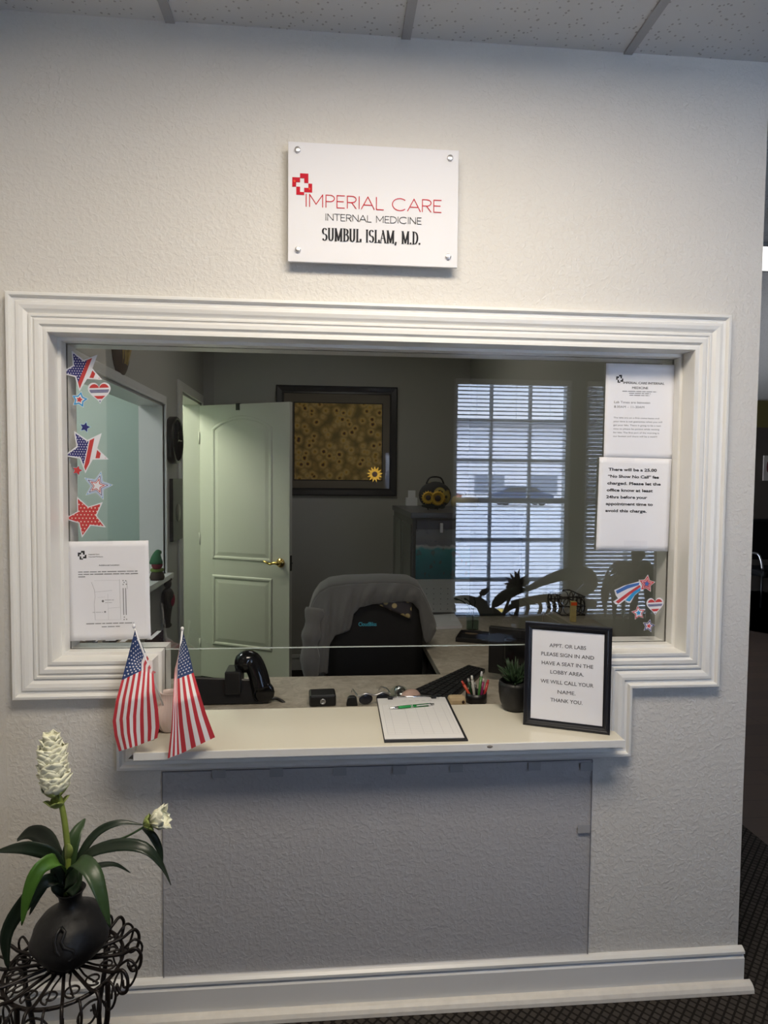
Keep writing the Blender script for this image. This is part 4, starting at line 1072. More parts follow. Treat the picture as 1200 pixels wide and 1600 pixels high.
for z_ in (.25, 1.05, 1.80): MB().cyl((-.004, -.02, z_-.045), (-.004, -.02, z_+.045), .006, 8).build('hinge', m_trimd, dr)
# sunflower picture on the back wall
p0 = aty(431, 774, YB-.03); p1 = aty(621.5, 605, YB-.03)
pc = thing('framed_picture', 'dark framed sunflower print with wide mat on the office back wall', 'picture', (p0.x, YB-.001, p0.z)); PW, PH = p1.x-p0.x, p1.z-p0.z
fb2 = MB(); sweep_poly(fb2, [Vector(p) for p in ((0, 0), (PW, 0), (PW, PH), (0, PH))], [(0, 0), (0, .022), (.010, .026), (.045, .018), (.058, .020), (.060, .010)], lambda x, z, h: (x, -h, z)); fb2.build('frame', m_frame, pc)
MB().box((.03, -.009, .03), (PW-.03, -.004, PH-.03)).build('mat_board', mat('mat_taupe', (.23, .20, .165), .8), pc)
def loc(px, py): q = aty(px, py, YB-.01); return q.x-p0.x, q.z-p0.z
ax0, az0 = loc(460, 749); ax1, az1 = loc(597, 632)
MB().box((ax0-.008, -.0105, az0-.008), (ax1+.008, -.0092, az1+.008)).build('inner_border', m_ink, pc)
def sunflm():
    k = N('sunflower_print'); t = k.n('ShaderNodeTexCoord'); mp_ = k.n('ShaderNodeMapping'); mp_.inputs['Scale'].default_value = (1, 0, 1); k.l(t.outputs['Object'], mp_.inputs[0])
    v = k.n('ShaderNodeTexVoronoi'); v.inputs['Scale'].default_value = 19; k.l(mp_.outputs[0], v.inputs['Vector'])
    n_ = k.n('ShaderNodeTexNoise'); n_.inputs['Scale'].default_value = 120; n_.inputs['Detail'].default_value = 4; k.l(mp_.outputs[0], n_.inputs['Vector'])
    dd = k.math('ADD', v.outputs['Distance'], k.math('MULTIPLY', k.math('SUBTRACT', n_.outputs[0], .5), .35))
    r = k.n('ShaderNodeValToRGB'); cr = r.color_ramp
    cr.elements[0].position = .0; cr.elements[0].color = (.10, .04, .02, 1); cr.elements[1].position = .20; cr.elements[1].color = (.20, .09, .035, 1)
    for p_, c_ in ((.25, (.85, .52, .08, 1)), (.42, (.90, .66, .26, 1)), (.58, (.66, .42, .12, 1)), (.92, (.30, .22, .06, 1))): e_ = cr.elements.new(p_); e_.color = c_
    k.l(dd, r.inputs[0]); k.l(r.outputs[0], k.b.inputs['Base Color']); k.b.inputs['Roughness'].default_value = .8; return k.m
MB().box((ax0, -.0125, az0), (ax1, -.0106, az1)).build('sunflower_print', sunflm(), pc)
MB().box((.055, -.0165, .055), (PW-.055, -.015, PH-.055)).build('picture_glass', glassm('picture_glass', 1.5), pc)
# clock on the left wall
cy_ = atx(277, 688, XO+.05); ck = thing('wall_clock', 'round dark-rimmed wall clock beside the office doorway', 'clock', (XO+.001, cy_.y, cy_.z), (0, PI/2, 0))
MB().lathe([(0, 0), (.125, 0), (.142, .012), (.142, .048), (.135, .056), (.126, .055), (.123, .053)], seg=40).build('rim', m_black, ck)
cf = MB().lathe([(0, .0535), (.1245, .0535)], seg=40).build('clock_face', mat('clock_face', (.80, .82, .74), .5), ck)
hn = MB(); hn.box((-.055, -.004, .0545), (.01, .004, .0560)); hn.box((-.004, -.01, .0565), (.004, .085, .058)); hn.build('hands', m_black, ck)
# dark framed art under the clock
y0_ = atx(264.5, 800, XO).y; y1_ = atx(280, 800, XO).y; z1_ = atx(272, 748, XO).z; z0_ = atx(272, 844, XO).z
pa_ = thing('wall_plaque', 'dark framed plaque with oval centre below the wall clock', 'plaque', (XO+.001, (y0_+y1_)/2, z0_))
hw_ = (y1_-y0_)/2
MB().box((0, -hw_, 0), (.022, hw_, z1_-z0_)).build('backing', mat('plaque_dark', (.03, .03, .026), .5, var=.5, vscale=30), pa_, bevel=.003)
MB().lathe([(0, 0), (.055, 0), (.055, .004), (0, .006)], seg=24, X=Matrix.Translation((.022, 0, (z1_-z0_)*.45)) @ Matrix.Rotation(PI/2, 4, 'Y')).build('oval_centre', mat('plaque_oval', (.2, .2, .16), .5), pa_)
# gilded mask above the inner window
mk = atx(186, 538, XO); ms = thing('wall_mask', 'brown and gold oval wall mask at the top of the left office wall', 'wall decoration', (XO+.002, mk.y, mk.z))
m_gilt = mat('gilt', (.48, .33, .08), .45, 0, var=.5, vscale=40)
MB().ball((0, 0, 0), (.035, .11, .15), 12).build('mask_body', mat('mask_brown', (.07, .038, .022), .6), ms)
gm = MB()
for i in range(5): gm.tube(smooth_path([(.038-.004*abs(i-2), (i-2)*.024, .09), (.042-.005*abs(i-2), (i-2)*.026, 0), (.030-.006*abs(i-2), (i-2)*.016, -.09)], 10), .008, 6)
gm.build('gold_ridges', m_gilt, ms)
# carved figure hanging on the left wall
hf = atx(259, 940, XO+.02); hg = thing('hanging_figure', 'carved brown figure with red vest hanging on the left office wall', 'figurine', (XO+.002, hf.y, hf.z))
m_carv = mat('carved_wood', (.055, .045, .035), .6, var=.4, vscale=50)
b = MB(); b.ball((.03, 0, .105), (.022, .024, .03), 8); b.ball((.03, 0, .13), (.026, .020, .012), 8); b.tube(smooth_path([(.028, 0, .08), (.03, .0, .03), (.03, 0, -.03), (.028, -.01, -.11), (.028, 0, -.14)], 12), [.014, .026, .034, .036, .033, .030, .026, .022, .020, .019, .018, .022, .024], 10)
b.tube(smooth_path([(.03, -.03, .06), (.04, -.055, .02), (.045, -.05, -.03)], 8), .012, 8); b.tube(smooth_path([(.03, .03, .06), (.04, .05, .02), (.05, .03, -.01)], 8), .012, 8); b.build('figure_body', m_carv, hg)
MB().ball((.044, .004, .012), (.026, .026, .048), 8).build('red_vest', mat('vest_red', (.35, .03, .06), .6), hg)
# figurine on the inner sill
gn = atx(247, 888, XO+.035); gm_ = thing('holiday_figurine', 'small green and red holiday figurine on the inner window sill', 'figurine', (XO+.03, min(gn.y, wy1-.07), wz0+.009))
MB().lathe([(0, 0), (.035, 0), (.04, .015), (.032, .04), (.022, .055), (0, .06)], seg=18).build('base_body', mat('figurine_brown', (.05, .03, .02), .6), gm_)
MB().lathe([(.030, .045), (.036, .05), (.034, .062), (.028, .058)], seg=18).build('green_scarf', mat('scarf_lime', (.16, .24, .04), .7), gm_)
MB().ball((0, 0, .085), (.03, .03, .032), 10).build('face', mat('figurine_red', (.25, .02, .035), .6), gm_)
MB().tube(smooth_path([(0, -.02, .09), (0, -.015, .125), (0, .015, .15), (0, .05, .145)], 12), [.034, .036, .034, .030, .027, .023, .02, .017, .015, .013, .011, .012, .013], 12).build('green_cap', mat('cap_green', (.02, .13, .05), .7), gm_)

# ================================================================== OFFICE: DESK, CHAIR, CABINET
ZD = .735
dk = thing('office_desk', 'stone-look laminate L-shaped desk behind the reception counter', 'desk', (0, 0, 0))
dyr = atz(520, 1056, ZD).y; rx = atz(690, 1055.5, ZD).x; cbY0 = 1.78
MB().prism([(XO+.02, WT+.025), (XR-.005, WT+.025), (XR-.005, cbY0-.01), (rx, cbY0-.01), (rx, dyr), (XO+.02, dyr)], ZD-.032, ZD, axis='z').build('desk_top', m_desk, dk, bevel=.003)
m_desks = mat('desk_side', (.06, .05, .045), .5)
for lo, hi in (((XO+.03, WT+.05, 0), (XO+.06, dyr-.03, ZD-.033)), ((XR-.04, WT+.05, 0), (XR-.01, cbY0-.03, ZD-.033)), ((rx+.02, cbY0-.05, 0), (XR-.05, cbY0-.02, ZD-.033)), ((XO+.07, WT+.06, .25), (XR-.05, WT+.08, ZD-.033))): MB().box(lo, hi).build('desk_panel', m_desks, dk)

CY = 1.06
def C3(px, py, y=CY): return aty(px, py, y)
bl_, br_ = C3(512, 1000).x, C3(660, 1000).x; cxm = (bl_+br_)/2; ctop_ = C3(590, 914).z
chr_ = thing('office_chair', 'black high-back office chair facing the counter', 'chair', (cxm, CY, 0))
hwc = (br_-bl_)/2
bk = MB()
def bfn(u_, v_, sgn):
    x = (u_*2-1); z = v_
    edge = (1-abs(x)**5)*(1-abs(z*2-1)**7)
    ww = hwc*(1-.12*max(0, z-.75)*2.5-.10*max(0, .3-z)*2)
    return Vector((x*ww, .03+sgn*.045*edge**.5-.03*x*x+.05*(z-.5), .50+z*(ctop_-.50)))
bk.grid(lambda u_, v_: bfn(u_, v_, -1), 20, 20); bk.grid(lambda u_, v_: bfn(u_, v_, 1), 20, 20)
m_leather = mat('black_leather', (.0045, .0045, .005), .6, bump=(150, .15), spec=.2)
bko = bk.build('backrest', m_leather, chr_)
lgx0 = C3(560, 973, CY-.02).x-cxm; lgx1 = C3(588, 973, CY-.02).x-cxm; lgz = C3(572, 977, CY-.02).z
lt = MB(); put_text(lt, 'CloudBliss', lgx0, lgz, -.034, .017, lgx1-lgx0, bold=.01); plab(lt.build('logo_lettering', mat('logo_cyan', (.05, .42, .55), .5), bko), 'cyan logo lettering')
MB().box((-hwc, -.50, .42), (hwc, -.03, .50)).build('seat', m_leather, chr_, bevel=.035)
for s_ in (-1, 1):
    MB().tube(smooth_path([(s_*(hwc+.02), -.03, .47), (s_*(hwc+.03), -.05, .60), (s_*(hwc+.02), -.10, .655), (s_*(hwc+.02), -.33, .655), (s_*(hwc-.0), -.38, .50)], 18), .018, 8).build('armrest', m_black, chr_)
MB().cyl((0, -.2, .10), (0, -.2, .43), .028, 14).build('gas_column', m_black, chr_)
for i in range(5):
    a_ = 2*PI*i/5+.3; ex_ = Vector((.27*math.cos(a_), -.2+.27*math.sin(a_), .075))
    lgo_ = MB().tube([(0, -.2, .12), ex_], [.026, .016], 8).build('leg', m_black, chr_)
    MB().lathe([(0, -.02), (.026, -.018), (.03, 0), (.026, .018), (0, .02)], seg=14, X=Matrix.Translation((ex_.x, ex_.y, .031)) @ Matrix.Rotation(PI/2, 4, 'Y')).build('caster', m_black, lgo_)
# jacket draped over the backrest
jk = thing('grey_jacket', 'grey jacket draped over the back of the office chair', 'jacket', (cxm, CY, ctop_))
m_jack = mat('jacket_grey', (.12, .12, .117), .9, bump=(220, .3), sheen=.3)
topc = [(480, 975), (484, 958), (490, 940), (500, 926), (515, 917), (540, 913.5), (600, 911.5), (640, 913), (655, 920), (666, 940), (675, 960), (681, 978)]
lowc = [(478, 1057), (500, 1057), (512, 1052), (514, 1010), (522, 994), (535, 989), (548, 984), (551, 960), (562, 949), (580, 944), (605, 941), (630, 939), (645, 941), (655, 952), (660, 985), (665, 1006), (672, 1003), (681, 985)]
def interp(c_, x):
    for (x0, y0), (x1, y1) in zip(c_, c_[1:]):
        if x <= x1: return y0+(y1-y0)*max(0, (x-x0)/(x1-x0))
    return c_[-1][1]
OJ = Vector((cxm, CY, ctop_))
def jfn(u_, v_):
    px = 480+201*u_; py = interp(topc, px)*(1-v_)+interp(lowc, px)*v_
    fold = .012*math.sin(u_*34+v_*3)*min(1, v_*2)+.008*math.sin(u_*71+v_*5)*min(1, v_*2)
    y = CY-.055-.02*math.sin(v_*PI)+fold+.03*abs(u_*2-1)**3
    return aty(px, py, y)-OJ
jb_ = MB().grid(jfn, 70, 22)
def jtop(u_, v_):
    px = 480+201*u_; A = aty(px, interp(topc, px), CY-.055+.03*abs(u_*2-1)**3)-OJ
    th_ = v_*PI; d_ = .20
    return A+Vector((0, d_*(1-math.cos(th_))/2, .022*math.sin(th_)))
jb_.grid(jtop, 70, 8)
def jback(u_, v_):
    px = 480+201*u_; A = aty(px, interp(topc, px), CY-.055+.03*abs(u_*2-1)**3)-OJ
    return A+Vector((0, .20+.01*math.sin(u_*40), -v_*.36))
jb_.grid(jback, 40, 8)
jb_.build('jacket_body', m_jack, jk, solid=.006)
slv = MB(); slv.tube(smooth_path([C3(492, 950, CY-.06)-OJ, C3(487, 985, CY-.08)-OJ, C3(484, 1020, CY-.08)-OJ, C3(488, 1075, CY-.06)-OJ], 14), [.032+.005*math.sin(i*1.4) for i in range(15)], 10, flat=1.2); slv.build('sleeve', m_jack, jk)
ln_ = MB(); ln_.grid(lambda u_, v_: aty(585+58*u_, 936+(6+26*u_)*v_, CY-.042)-OJ, 14, 6)
k = N('floral_lining'); t_ = k.n('ShaderNodeTexCoord'); v_ = k.n('ShaderNodeTexVoronoi'); v_.inputs['Scale'].default_value = 32; k.l(t_.outputs['Object'], v_.inputs['Vector'])
r_ = k.n('ShaderNodeValToRGB'); r_.color_ramp.elements[0].position = .3; r_.color_ramp.elements[0].color = (.42, .33, .14, 1); r_.color_ramp.elements[1].position = .42; r_.color_ramp.elements[1].color = (.025, .02, .025, 1)
k.l(v_.outputs['Distance'], r_.inputs[0]); k.l(r_.outputs[0], k.b.inputs['Base Color'])
ln_.build('floral_lining', k.m, jk, solid=.002)

# cabinet with calendar
zc_ = 1.318; cx0 = .462
cbn = thing('storage_cabinet', 'grey-brown storage cabinet beside the back wall with calendar clipped on its front', 'cabinet', (cx0, cbY0, 0))
m_cab = mat('cabinet_laminate', (.13, .125, .12), .5); m_cabd = mat('cabinet_groove', (.03, .03, .03), .6)
cw_ = XR-.01-cx0; cdp = 1.06
MB().box((0, .012, 0), (cw_, cdp, zc_-.035)).build('carcass', m_cab, cbn)
MB().box((-.012, -.006, zc_-.033), (cw_, cdp+.005, zc_)).build('cabinet_top', mat('cabinet_top', (.075, .075, .08), .35), cbn, bevel=.003)
for (a_, b_) in ((.03, cdp*.46), (cdp*.50, cdp-.03)):
    b = MB(); sweep_poly(b, [Vector(p) for p in ((a_, .06), (b_, .06), (b_, zc_-.07), (a_, zc_-.07))], [(0, 0), (0, .008), (.012, .008), (.016, .002), (.05, .002)], lambda x, z, h: (-h, x, z)); b.build('side_panel', m_cab, cbn)
MB().box((.02, -.004, zc_-.125), (cw_-.02, .012, zc_-.042)).build('drawer', mat('drawer_front', (.055, .055, .065), .4), cbn, bevel=.002)
for i in range(2): MB().box((.02+i*(cw_/2-.01), -.004, ZD+.01), (cw_/2-.005+i*(cw_/2-.01), .012, zc_-.135)).build('cabinet_door', m_cab, cbn, bevel=.002)
q0 = aty(648.5, 957, cbY0-.01); q1 = aty(735, 827.5, cbY0-.01); qm = aty(660, 905, cbY0-.01)
cal = thing('wall_calendar', 'calendar with turquoise sea photo hanging on the cabinet front', 'calendar', (q0.x, cbY0-.005, q0.z))
CWd, CH, CM = q1.x-q0.x, q1.z-q0.z, qm.z-q0.z
k = N('sea_photo'); t_ = k.n('ShaderNodeTexCoord'); n_ = k.n('ShaderNodeTexNoise'); n_.inputs['Scale'].default_value = 14; n_.inputs['Detail'].default_value = 6; k.l(t_.outputs['Object'], n_.inputs['Vector'])
s_ = k.n('ShaderNodeSeparateXYZ'); k.l(t_.outputs['Object'], s_.inputs[0])
h_ = k.math('ADD', k.math('MULTIPLY', k.math('SUBTRACT', s_.outputs['Z'], CM), 1/(CH-CM)), k.math('MULTIPLY', k.math('SUBTRACT', n_.outputs[0], .5), .22))
r_ = k.n('ShaderNodeValToRGB'); cr = r_.color_ramp; cr.elements[0].position = 0; cr.elements[0].color = (.015, .12, .15, 1); cr.elements[1].position = 1; cr.elements[1].color = (.14, .14, .13, 1)
for p_, c_ in ((.40, (.02, .20, .22, 1)), (.60, (.03, .27, .27, 1)), (.66, (.50, .50, .48, 1)), (.70, (.10, .10, .095, 1)), (.85, (.16, .155, .14, 1))): e_ = cr.elements.new(p_); e_.color = c_
n2_ = k.n('ShaderNodeTexNoise'); n2_.inputs['Scale'].default_value = 26; k.l(t_.outputs['Object'], n2_.inputs['Vector'])
k.l(h_, r_.inputs[0]); k.l(k.mix(k.math('MULTIPLY', k.math('GREATER_THAN', n2_.outputs[0], .62), .7), r_.outputs[0], (.05, .07, .07)), k.b.inputs['Base Color']); k.b.inputs['Roughness'].default_value = .3
MB().box((0, -.004, CM), (CWd, -.001, CH)).build('sea_photo', k.m, cal)
gp_ = MB().box((0, -.004, 0), (CWd, -.001, CM-.001)).build('date_page', mat('calendar_paper', (.60, .60, .58), .7), cal)
gd = MB()
for r in range(5):
    for c_ in range(7): gd.box((CWd*(.07+.13*c_), -.0046, CM*(.08+.155*r)), (CWd*(.07+.13*c_)+.006, -.0042, CM*(.08+.155*r)+.005))
gd.build('date_marks', m_inkg, gp_)
qc = aty(690, 822, cbY0-.01); MB().box((qc.x-q0.x-.008, -.010, CH-.018), (qc.x-q0.x+.008, -.001, CH+.036)).build('clip', m_polew, cal, bevel=.003)
# things on the cabinet
def on_cab(px, py): p_ = atz(px, py, zc_); return p_
wb = on_cab(637, 788.5); wb.x = max(wb.x, cx0+.03); wb.y = min(wb.y, cbY0+cdp-.06); k_ = (aty(638, 780, wb.y)-aty(637, 780, wb.y)).length
MB_ = MB().box((-9*k_, -.02, 0), (8.5*k_, .03, 12.5*k_)); o = MB_.build('small_box', m_paper, None, (wb.x, wb.y, zc_+.001), bevel=.001); tag(o, 'small white box with pale blue side lying on the cabinet top', 'box')
o = MB().box((-5.5*k_, -.012, 0), (5.5*k_, .02, 11*k_)).build('small_box', m_paper, None, (wb.x, wb.y, zc_+.0015+12.5*k_), bevel=.001); tag(o, 'smaller white box stacked on the white box on the cabinet', 'box')
pb_ = on_cab(684, 797); k_ = (aty(685, 780, pb_.y)-aty(684, 780, pb_.y)).length; pb_.y += .08
bg_ = thing('print_pouch', 'dark cushion-shaped bag printed with sunflowers on the cabinet', 'bag', (pb_.x, pb_.y, zc_+.001))
k = N('dark_sunflower_fabric'); t_ = k.n('ShaderNodeTexCoord'); v_ = k.n('ShaderNodeTexVoronoi'); v_.inputs['Scale'].default_value = 11; k.l(t_.outputs['Object'], v_.inputs['Vector'])
r_ = k.n('ShaderNodeValToRGB'); cr = r_.color_ramp; cr.elements[0].position = 0; cr.elements[0].color = (.05, .04, .02, 1); cr.elements[1].position = 1; cr.elements[1].color = (.02, .02, .022, 1)
for p_, c_ in ((.22, (.06, .05, .02, 1)), (.26, (.45, .36, .10, 1)), (.40, (.40, .30, .06, 1)), (.44, (.025, .024, .025, 1))): e_ = cr.elements.new(p_); e_.color = c_
k.l(v_.outputs['Distance'], r_.inputs[0]); k.l(r_.outputs[0], k.b.inputs['Base Color']); k.b.inputs['Roughness'].default_value = .8
MB().ball((0, .03, 22*k_), (26*k_, .05, 22*k_), 14).build('bag_body', k.m, bg_)
MB().tube(smooth_path([(-14*k_, .03, 40*k_), (-8*k_, .03, 50*k_), (8*k_, .03, 50*k_), (14*k_, .03, 40*k_)], 12), .006, 6).build('handle', m_black, bg_)
m_pet = mat('sunflower_petal', (.62, .36, .015), .6, var=.3, vscale=60)
for (px, py, R, lab) in ((669, 778, 11, 'yellow artificial sunflower, left of the pair on the cabinet'), (684, 779, 13, 'yellow artificial sunflower, right of the pair on the cabinet')):
    p_ = aty(px, py, pb_.y-.06); sf = thing('artificial_sunflower', lab, 'flower', (p_.x, p_.y, zc_+.001), group='sunflowers on the cabinet'); zf = p_.z-zc_
    pt = MB()
    for ly in range(2):
        for i in range(16):
            a_ = 2*PI*(i+.5*ly)/16; o = Vector((math.cos(a_), 0, math.sin(a_))); sd_ = Vector((-math.sin(a_), 0, math.cos(a_))); c_ = Vector((0, -.004*ly, zf))
            ps = [c_+o*R*k_*.3, c_+o*R*k_*.7+sd_*R*k_*.14+Vector((0, -.006, 0)), c_+o*R*k_*(1.05-.15*ly)+Vector((0, .004, 0)), c_+o*R*k_*.7-sd_*R*k_*.14+Vector((0, -.006, 0))]
            pt.add(ps, [(0, 1, 2, 3)])
    pt.build('petals', m_pet, sf, solid=.001)
    MB().ball((0, -.006, zf), (R*k_*.36, .012, R*k_*.36), 8).build('flower_centre', m_brown, sf)
    MB().tube([(0, .004, 0), (0, .004, zf)], .004, 6).build('stem', m_leafd, sf)
    lf_ = MB()
    for i in range(4): lf_.ball((R*k_*.5*math.cos(i*1.7), .002, R*k_*(.35+.1*i)), (R*k_*.45, .004, R*k_*.25), 5)
    lf_.build('leaves', m_leafd, sf)
pm = on_cab(718, 796); pu = thing('pumpkin', 'pale yellow decorative pumpkin at the right of the cabinet top', 'pumpkin', (pm.x+.03, pm.y-.02, zc_+.001)); R = 23*k_
MB().lathe([(R*.3*0, 0), (R*.5, 0), (R*.9, R*.22), (R, R*.5), (R*.85, R*.85), (R*.45, R*1.03), (R*.1, R*.97), (0, R*.95)], seg=48, fn=lambda a_, i: 1-.07*abs(math.cos(4.5*a_))**6).build('pumpkin_body', mat('pumpkin_yellow', (.55, .45, .20), .5), pu)
MB().tube(smooth_path([(0, 0, R*.93), (.004, 0, R*1.1), (.014, 0, R*1.22)], 6), .008, 8).build('stem', m_brown, pu)

# ================================================================== THINGS ON THE DESK
def desk_at(px, py): return atz(px, py, ZD)
# desk phone
ph0 = aty(362, 1100, .47)
phn = thing('desk_phone', 'black desk telephone behind the left end of the counter', 'telephone', (ph0.x, .47, ZD+.001))
def PH(px, py, y=.47): q = aty(px, py, y); return q-Vector((ph0.x, .47, ZD+.001))
z_t = PH(340, 1050).z; xl = PH(303, 1060).x; xr = PH(416, 1060).x
MB().add([(xl, -.07, 0), (xr, -.07, 0), (xr, .12, 0), (xl, .12, 0), (xl, -.05, z_t*1.0), (xr, -.05, z_t*.86), (xr, .12, .025), (xl, .12, .025)], [(0,3,2,1),(4,5,6,7),(0,1,5,4),(1,2,6,5),(2,3,7,6),(3,0,4,7)]).build('phone_body', m_black, phn, bevel=.006)
a_ = PH(353, 1048, .42); b_ = PH(378, 1072, .42)
MB().box((a_.x, a_.y-.03, b_.z-.02), (b_.x, a_.y+.06, a_.z+.004)).build('display_hood', m_black, phn, bevel=.005)
hs = smooth_path([PH(375, 1047, .44), PH(384, 1034, .44), PH(394, 1034, .44), PH(402, 1050, .43), PH(408, 1072, .42), PH(412, 1090, .41), PH(412, 1100, .40)], 22)
hs = [Vector((v.x, v.y, max(v.z, .038))) for v in hs]
MB().tube(hs, [.018, .027, .033, .037, .038, .038, .036, .034, .033, .033, .033, .033, .033, .033, .033, .033, .034, .035, .036, .036, .036, .034, .026], 16).build('handset', m_blackg, phn)
MB().tube(smooth_path([PH(416, 1094, .42), PH(430, 1091, .43), PH(441, 1096, .42), PH(446, 1101, .42), PH(447, 1106, .43)], 18), .0055, 8).build('cord', m_black, phn)
# small black square device
bx0 = aty(504, 1100, .385); bd_ = thing('card_reader_box', 'small black square box with round emblem behind the counter', 'device', (bx0.x, .385, ZD+.001), (0, 0, .06))
hh = aty(504, 1088, .36).z-ZD; hw_ = (aty(525, 1095, .365)-aty(483, 1095, .365)).length/2
MB().box((-hw_, -.02, 0), (hw_, .055, hh)).build('box_body', m_black, bd_, bevel=.006)
MB().lathe([(.006, 0), (.0095, 0), (.0095, .0012), (.006, .0012), (.006, 0)], seg=20, X=Matrix.Translation((0, -.0202, hh*.45)) @ Matrix.Rotation(PI/2, 4, 'X')).build('round_emblem', m_steel, bd_)
p_ = aty(550, 1100, .375); o = thing('receiver_cradle', 'small upright black clip between the black box and clipboard', 'holder', (p_.x, .375, ZD+.001)); hh = aty(550, 1089, .37).z-ZD; kx = (aty(559, 1100, .37)-aty(541, 1100, .37)).length/2
MB().prism([(-kx, 0), (kx, 0), (kx*.8, hh*.8), (kx*.45, hh), (-kx*.45, hh), (-kx*.8, hh*.8)], -.01, .012).build('clip_body', m_black, o, bevel=.003)
MB().box((-kx*.25, -.012, hh*.5), (kx*.25, -.010, hh*.75)).build('clip_tab', m_board, o)
# sunglasses behind the clipboard
s0 = aty(585, 1098, .375); sgls = thing('sunglasses', 'dark sunglasses lying behind the clipboard', 'glasses', (s0.x, .375, ZD+.002), (0, 0, .18)); zl = aty(575, 1096, .36).z-ZD
m_lens = mat('dark_lens', (.02, .022, .03), .08)
for s_ in (-1, 1):
    MB().ball((s_*.030, 0, max(.02, zl*.75)), (.024, .005, .018), 10).build('lens', m_lens, sgls)
    MB().tube(smooth_path([(s_*.056, 0, .03), (s_*.058, .05, .032), (s_*.052, .11, .02), (s_*.05, .13, .004)], 12), .0025, 6).build('temple', m_steel, sgls)
MB().tube(smooth_path([(-.054, -.002, .03), (-.03, -.004, .040), (0, -.004, .032), (.03, -.004, .040), (.054, -.002, .03)], 16), .0028, 6).build('bridge', m_steel, sgls)
cvp = aty(625, 1088, .43); o = thing('tape_dispenser', 'clear grey tape dispenser lying behind the clipboard', 'tape dispenser', (cvp.x, .44, ZD+.001), (0, 0, .3))
MB().prism([(-.05, 0), (.05, 0), (.05, .012), (.03, .016), (.02, .035), (-.015, .040), (-.035, .025), (-.05, .02)], -.012, .012).build('dispenser_body', m_jar, o, bevel=.002)
MB().lathe([(.010, -.009), (.019, -.009), (.019, .009), (.010, .009), (.010, -.009)], seg=20, X=Matrix.Translation((0, 0, .021)) @ Matrix.Rotation(PI/2, 4, 'X')).build('tape_roll', m_steel, o)
p_ = aty(646, 1086, .395); MB_ = MB().ball((0, 0, .018), (.032, .05, .022), 10); o = MB_.build('computer_mouse', mat('mouse_pink', (.55, .38, .32), .4), None, (p_.x-.012, .385, ZD+.004), (0, 0, -.5)); tag(o, 'pale pink rounded mouse at the near end of the keyboard', 'mouse')
# tan roll
p_ = aty(714, 1095, .345); kx = (aty(728, 1095, .345)-aty(700, 1095, .345)).length/2; er = thing('tan_block', 'tan rounded block on the desk beside the pen cup', 'block', (p_.x, .352, ZD+.001))
ht = aty(714, 1088, .345).z-ZD
MB().box((-kx, -.02, 0), (kx, .02, ht)).build('block_body', mat('tan_wood', (.50, .38, .22), .6, var=.15, vscale=40), er, bevel=.012)
MB().ball((kx*.62, -.020, ht*.5), (.005, .002, .006), 6).build('dark_knot', m_brown, er)
# keyboard
q = [atz(x, y, ZD+.012) for x, y in ((637, 1083), (703, 1096), (758, 1046), (734, 1040))]
kb = thing('keyboard', 'black computer keyboard lying diagonally on the desk', 'keyboard', (q[0].x, q[0].y, ZD+.001)); qq2 = [v-Vector((q[0].x, q[0].y, 0)) for v in q]
MB().prism([(v.x, v.y) for v in qq2], 0, .014, axis='z').build('keyboard_base', m_black, kb, bevel=.003)
ky = MB()
for r in range(5):
    for c_ in range(16):
        def bl2(s_, t_): return qq2[0]*(1-s_)*(1-t_)+qq2[1]*s_*(1-t_)+qq2[2]*s_*t_+qq2[3]*(1-s_)*t_
        s0_, s1_ = .06+r*.18, .06+r*.18+.14; t0_, t1_ = .03+c_*.059, .03+c_*.059+.047
        pts = [bl2(s0_, t0_), bl2(s1_, t0_), bl2(s1_, t1_), bl2(s0_, t1_)]; ky.prism([(v.x, v.y) for v in pts], .0142, .019, axis='z')
ky.build('keys', mat('key_black', (.018, .018, .019), .35), kb)
# pen cup and pens
pcx = aty(744, 1095, .385); cup = thing('pen_cup', 'black mesh pen cup full of pens behind the counter', 'pen cup', (pcx.x, .385, ZD+.001)); rimz = aty(744, 1086, .385-.03).z-ZD; cr_ = .036
MB().lathe([(0, 0), (cr_, 0), (cr_, rimz), (cr_-.002, rimz), (cr_-.002, .003), (0, .003)], seg=28).build('cup_body', m_black, cup)
pcs = [('red-orange pen leaning left in the pen cup', (721.5, 1064), (734, 1086), (.55, .07, .03), (.5, .05, .03)), ('dark green pen in the pen cup', (731.5, 1060), (737, 1086), (.015, .06, .025), (.4, .4, .4)),
       ('silver pen with white top in the pen cup', (737, 1055.5), (741, 1086), (.45, .45, .42), (.6, .6, .55)), ('black pen behind the silver pen in the cup', (742, 1066), (744, 1086), (.015, .015, .018), (.3, .3, .3)),
       ('green and silver pen, tallest in the pen cup', (753, 1049), (748, 1086), (.08, .22, .06), (.55, .56, .58)), ('magenta pen in the pen cup', (755.5, 1060), (752, 1086), (.30, .03, .14), (.6, .5, .5)), ('red pen leaning right in the pen cup', (763, 1062), (757, 1086), (.5, .04, .04), (.45, .05, .05))]
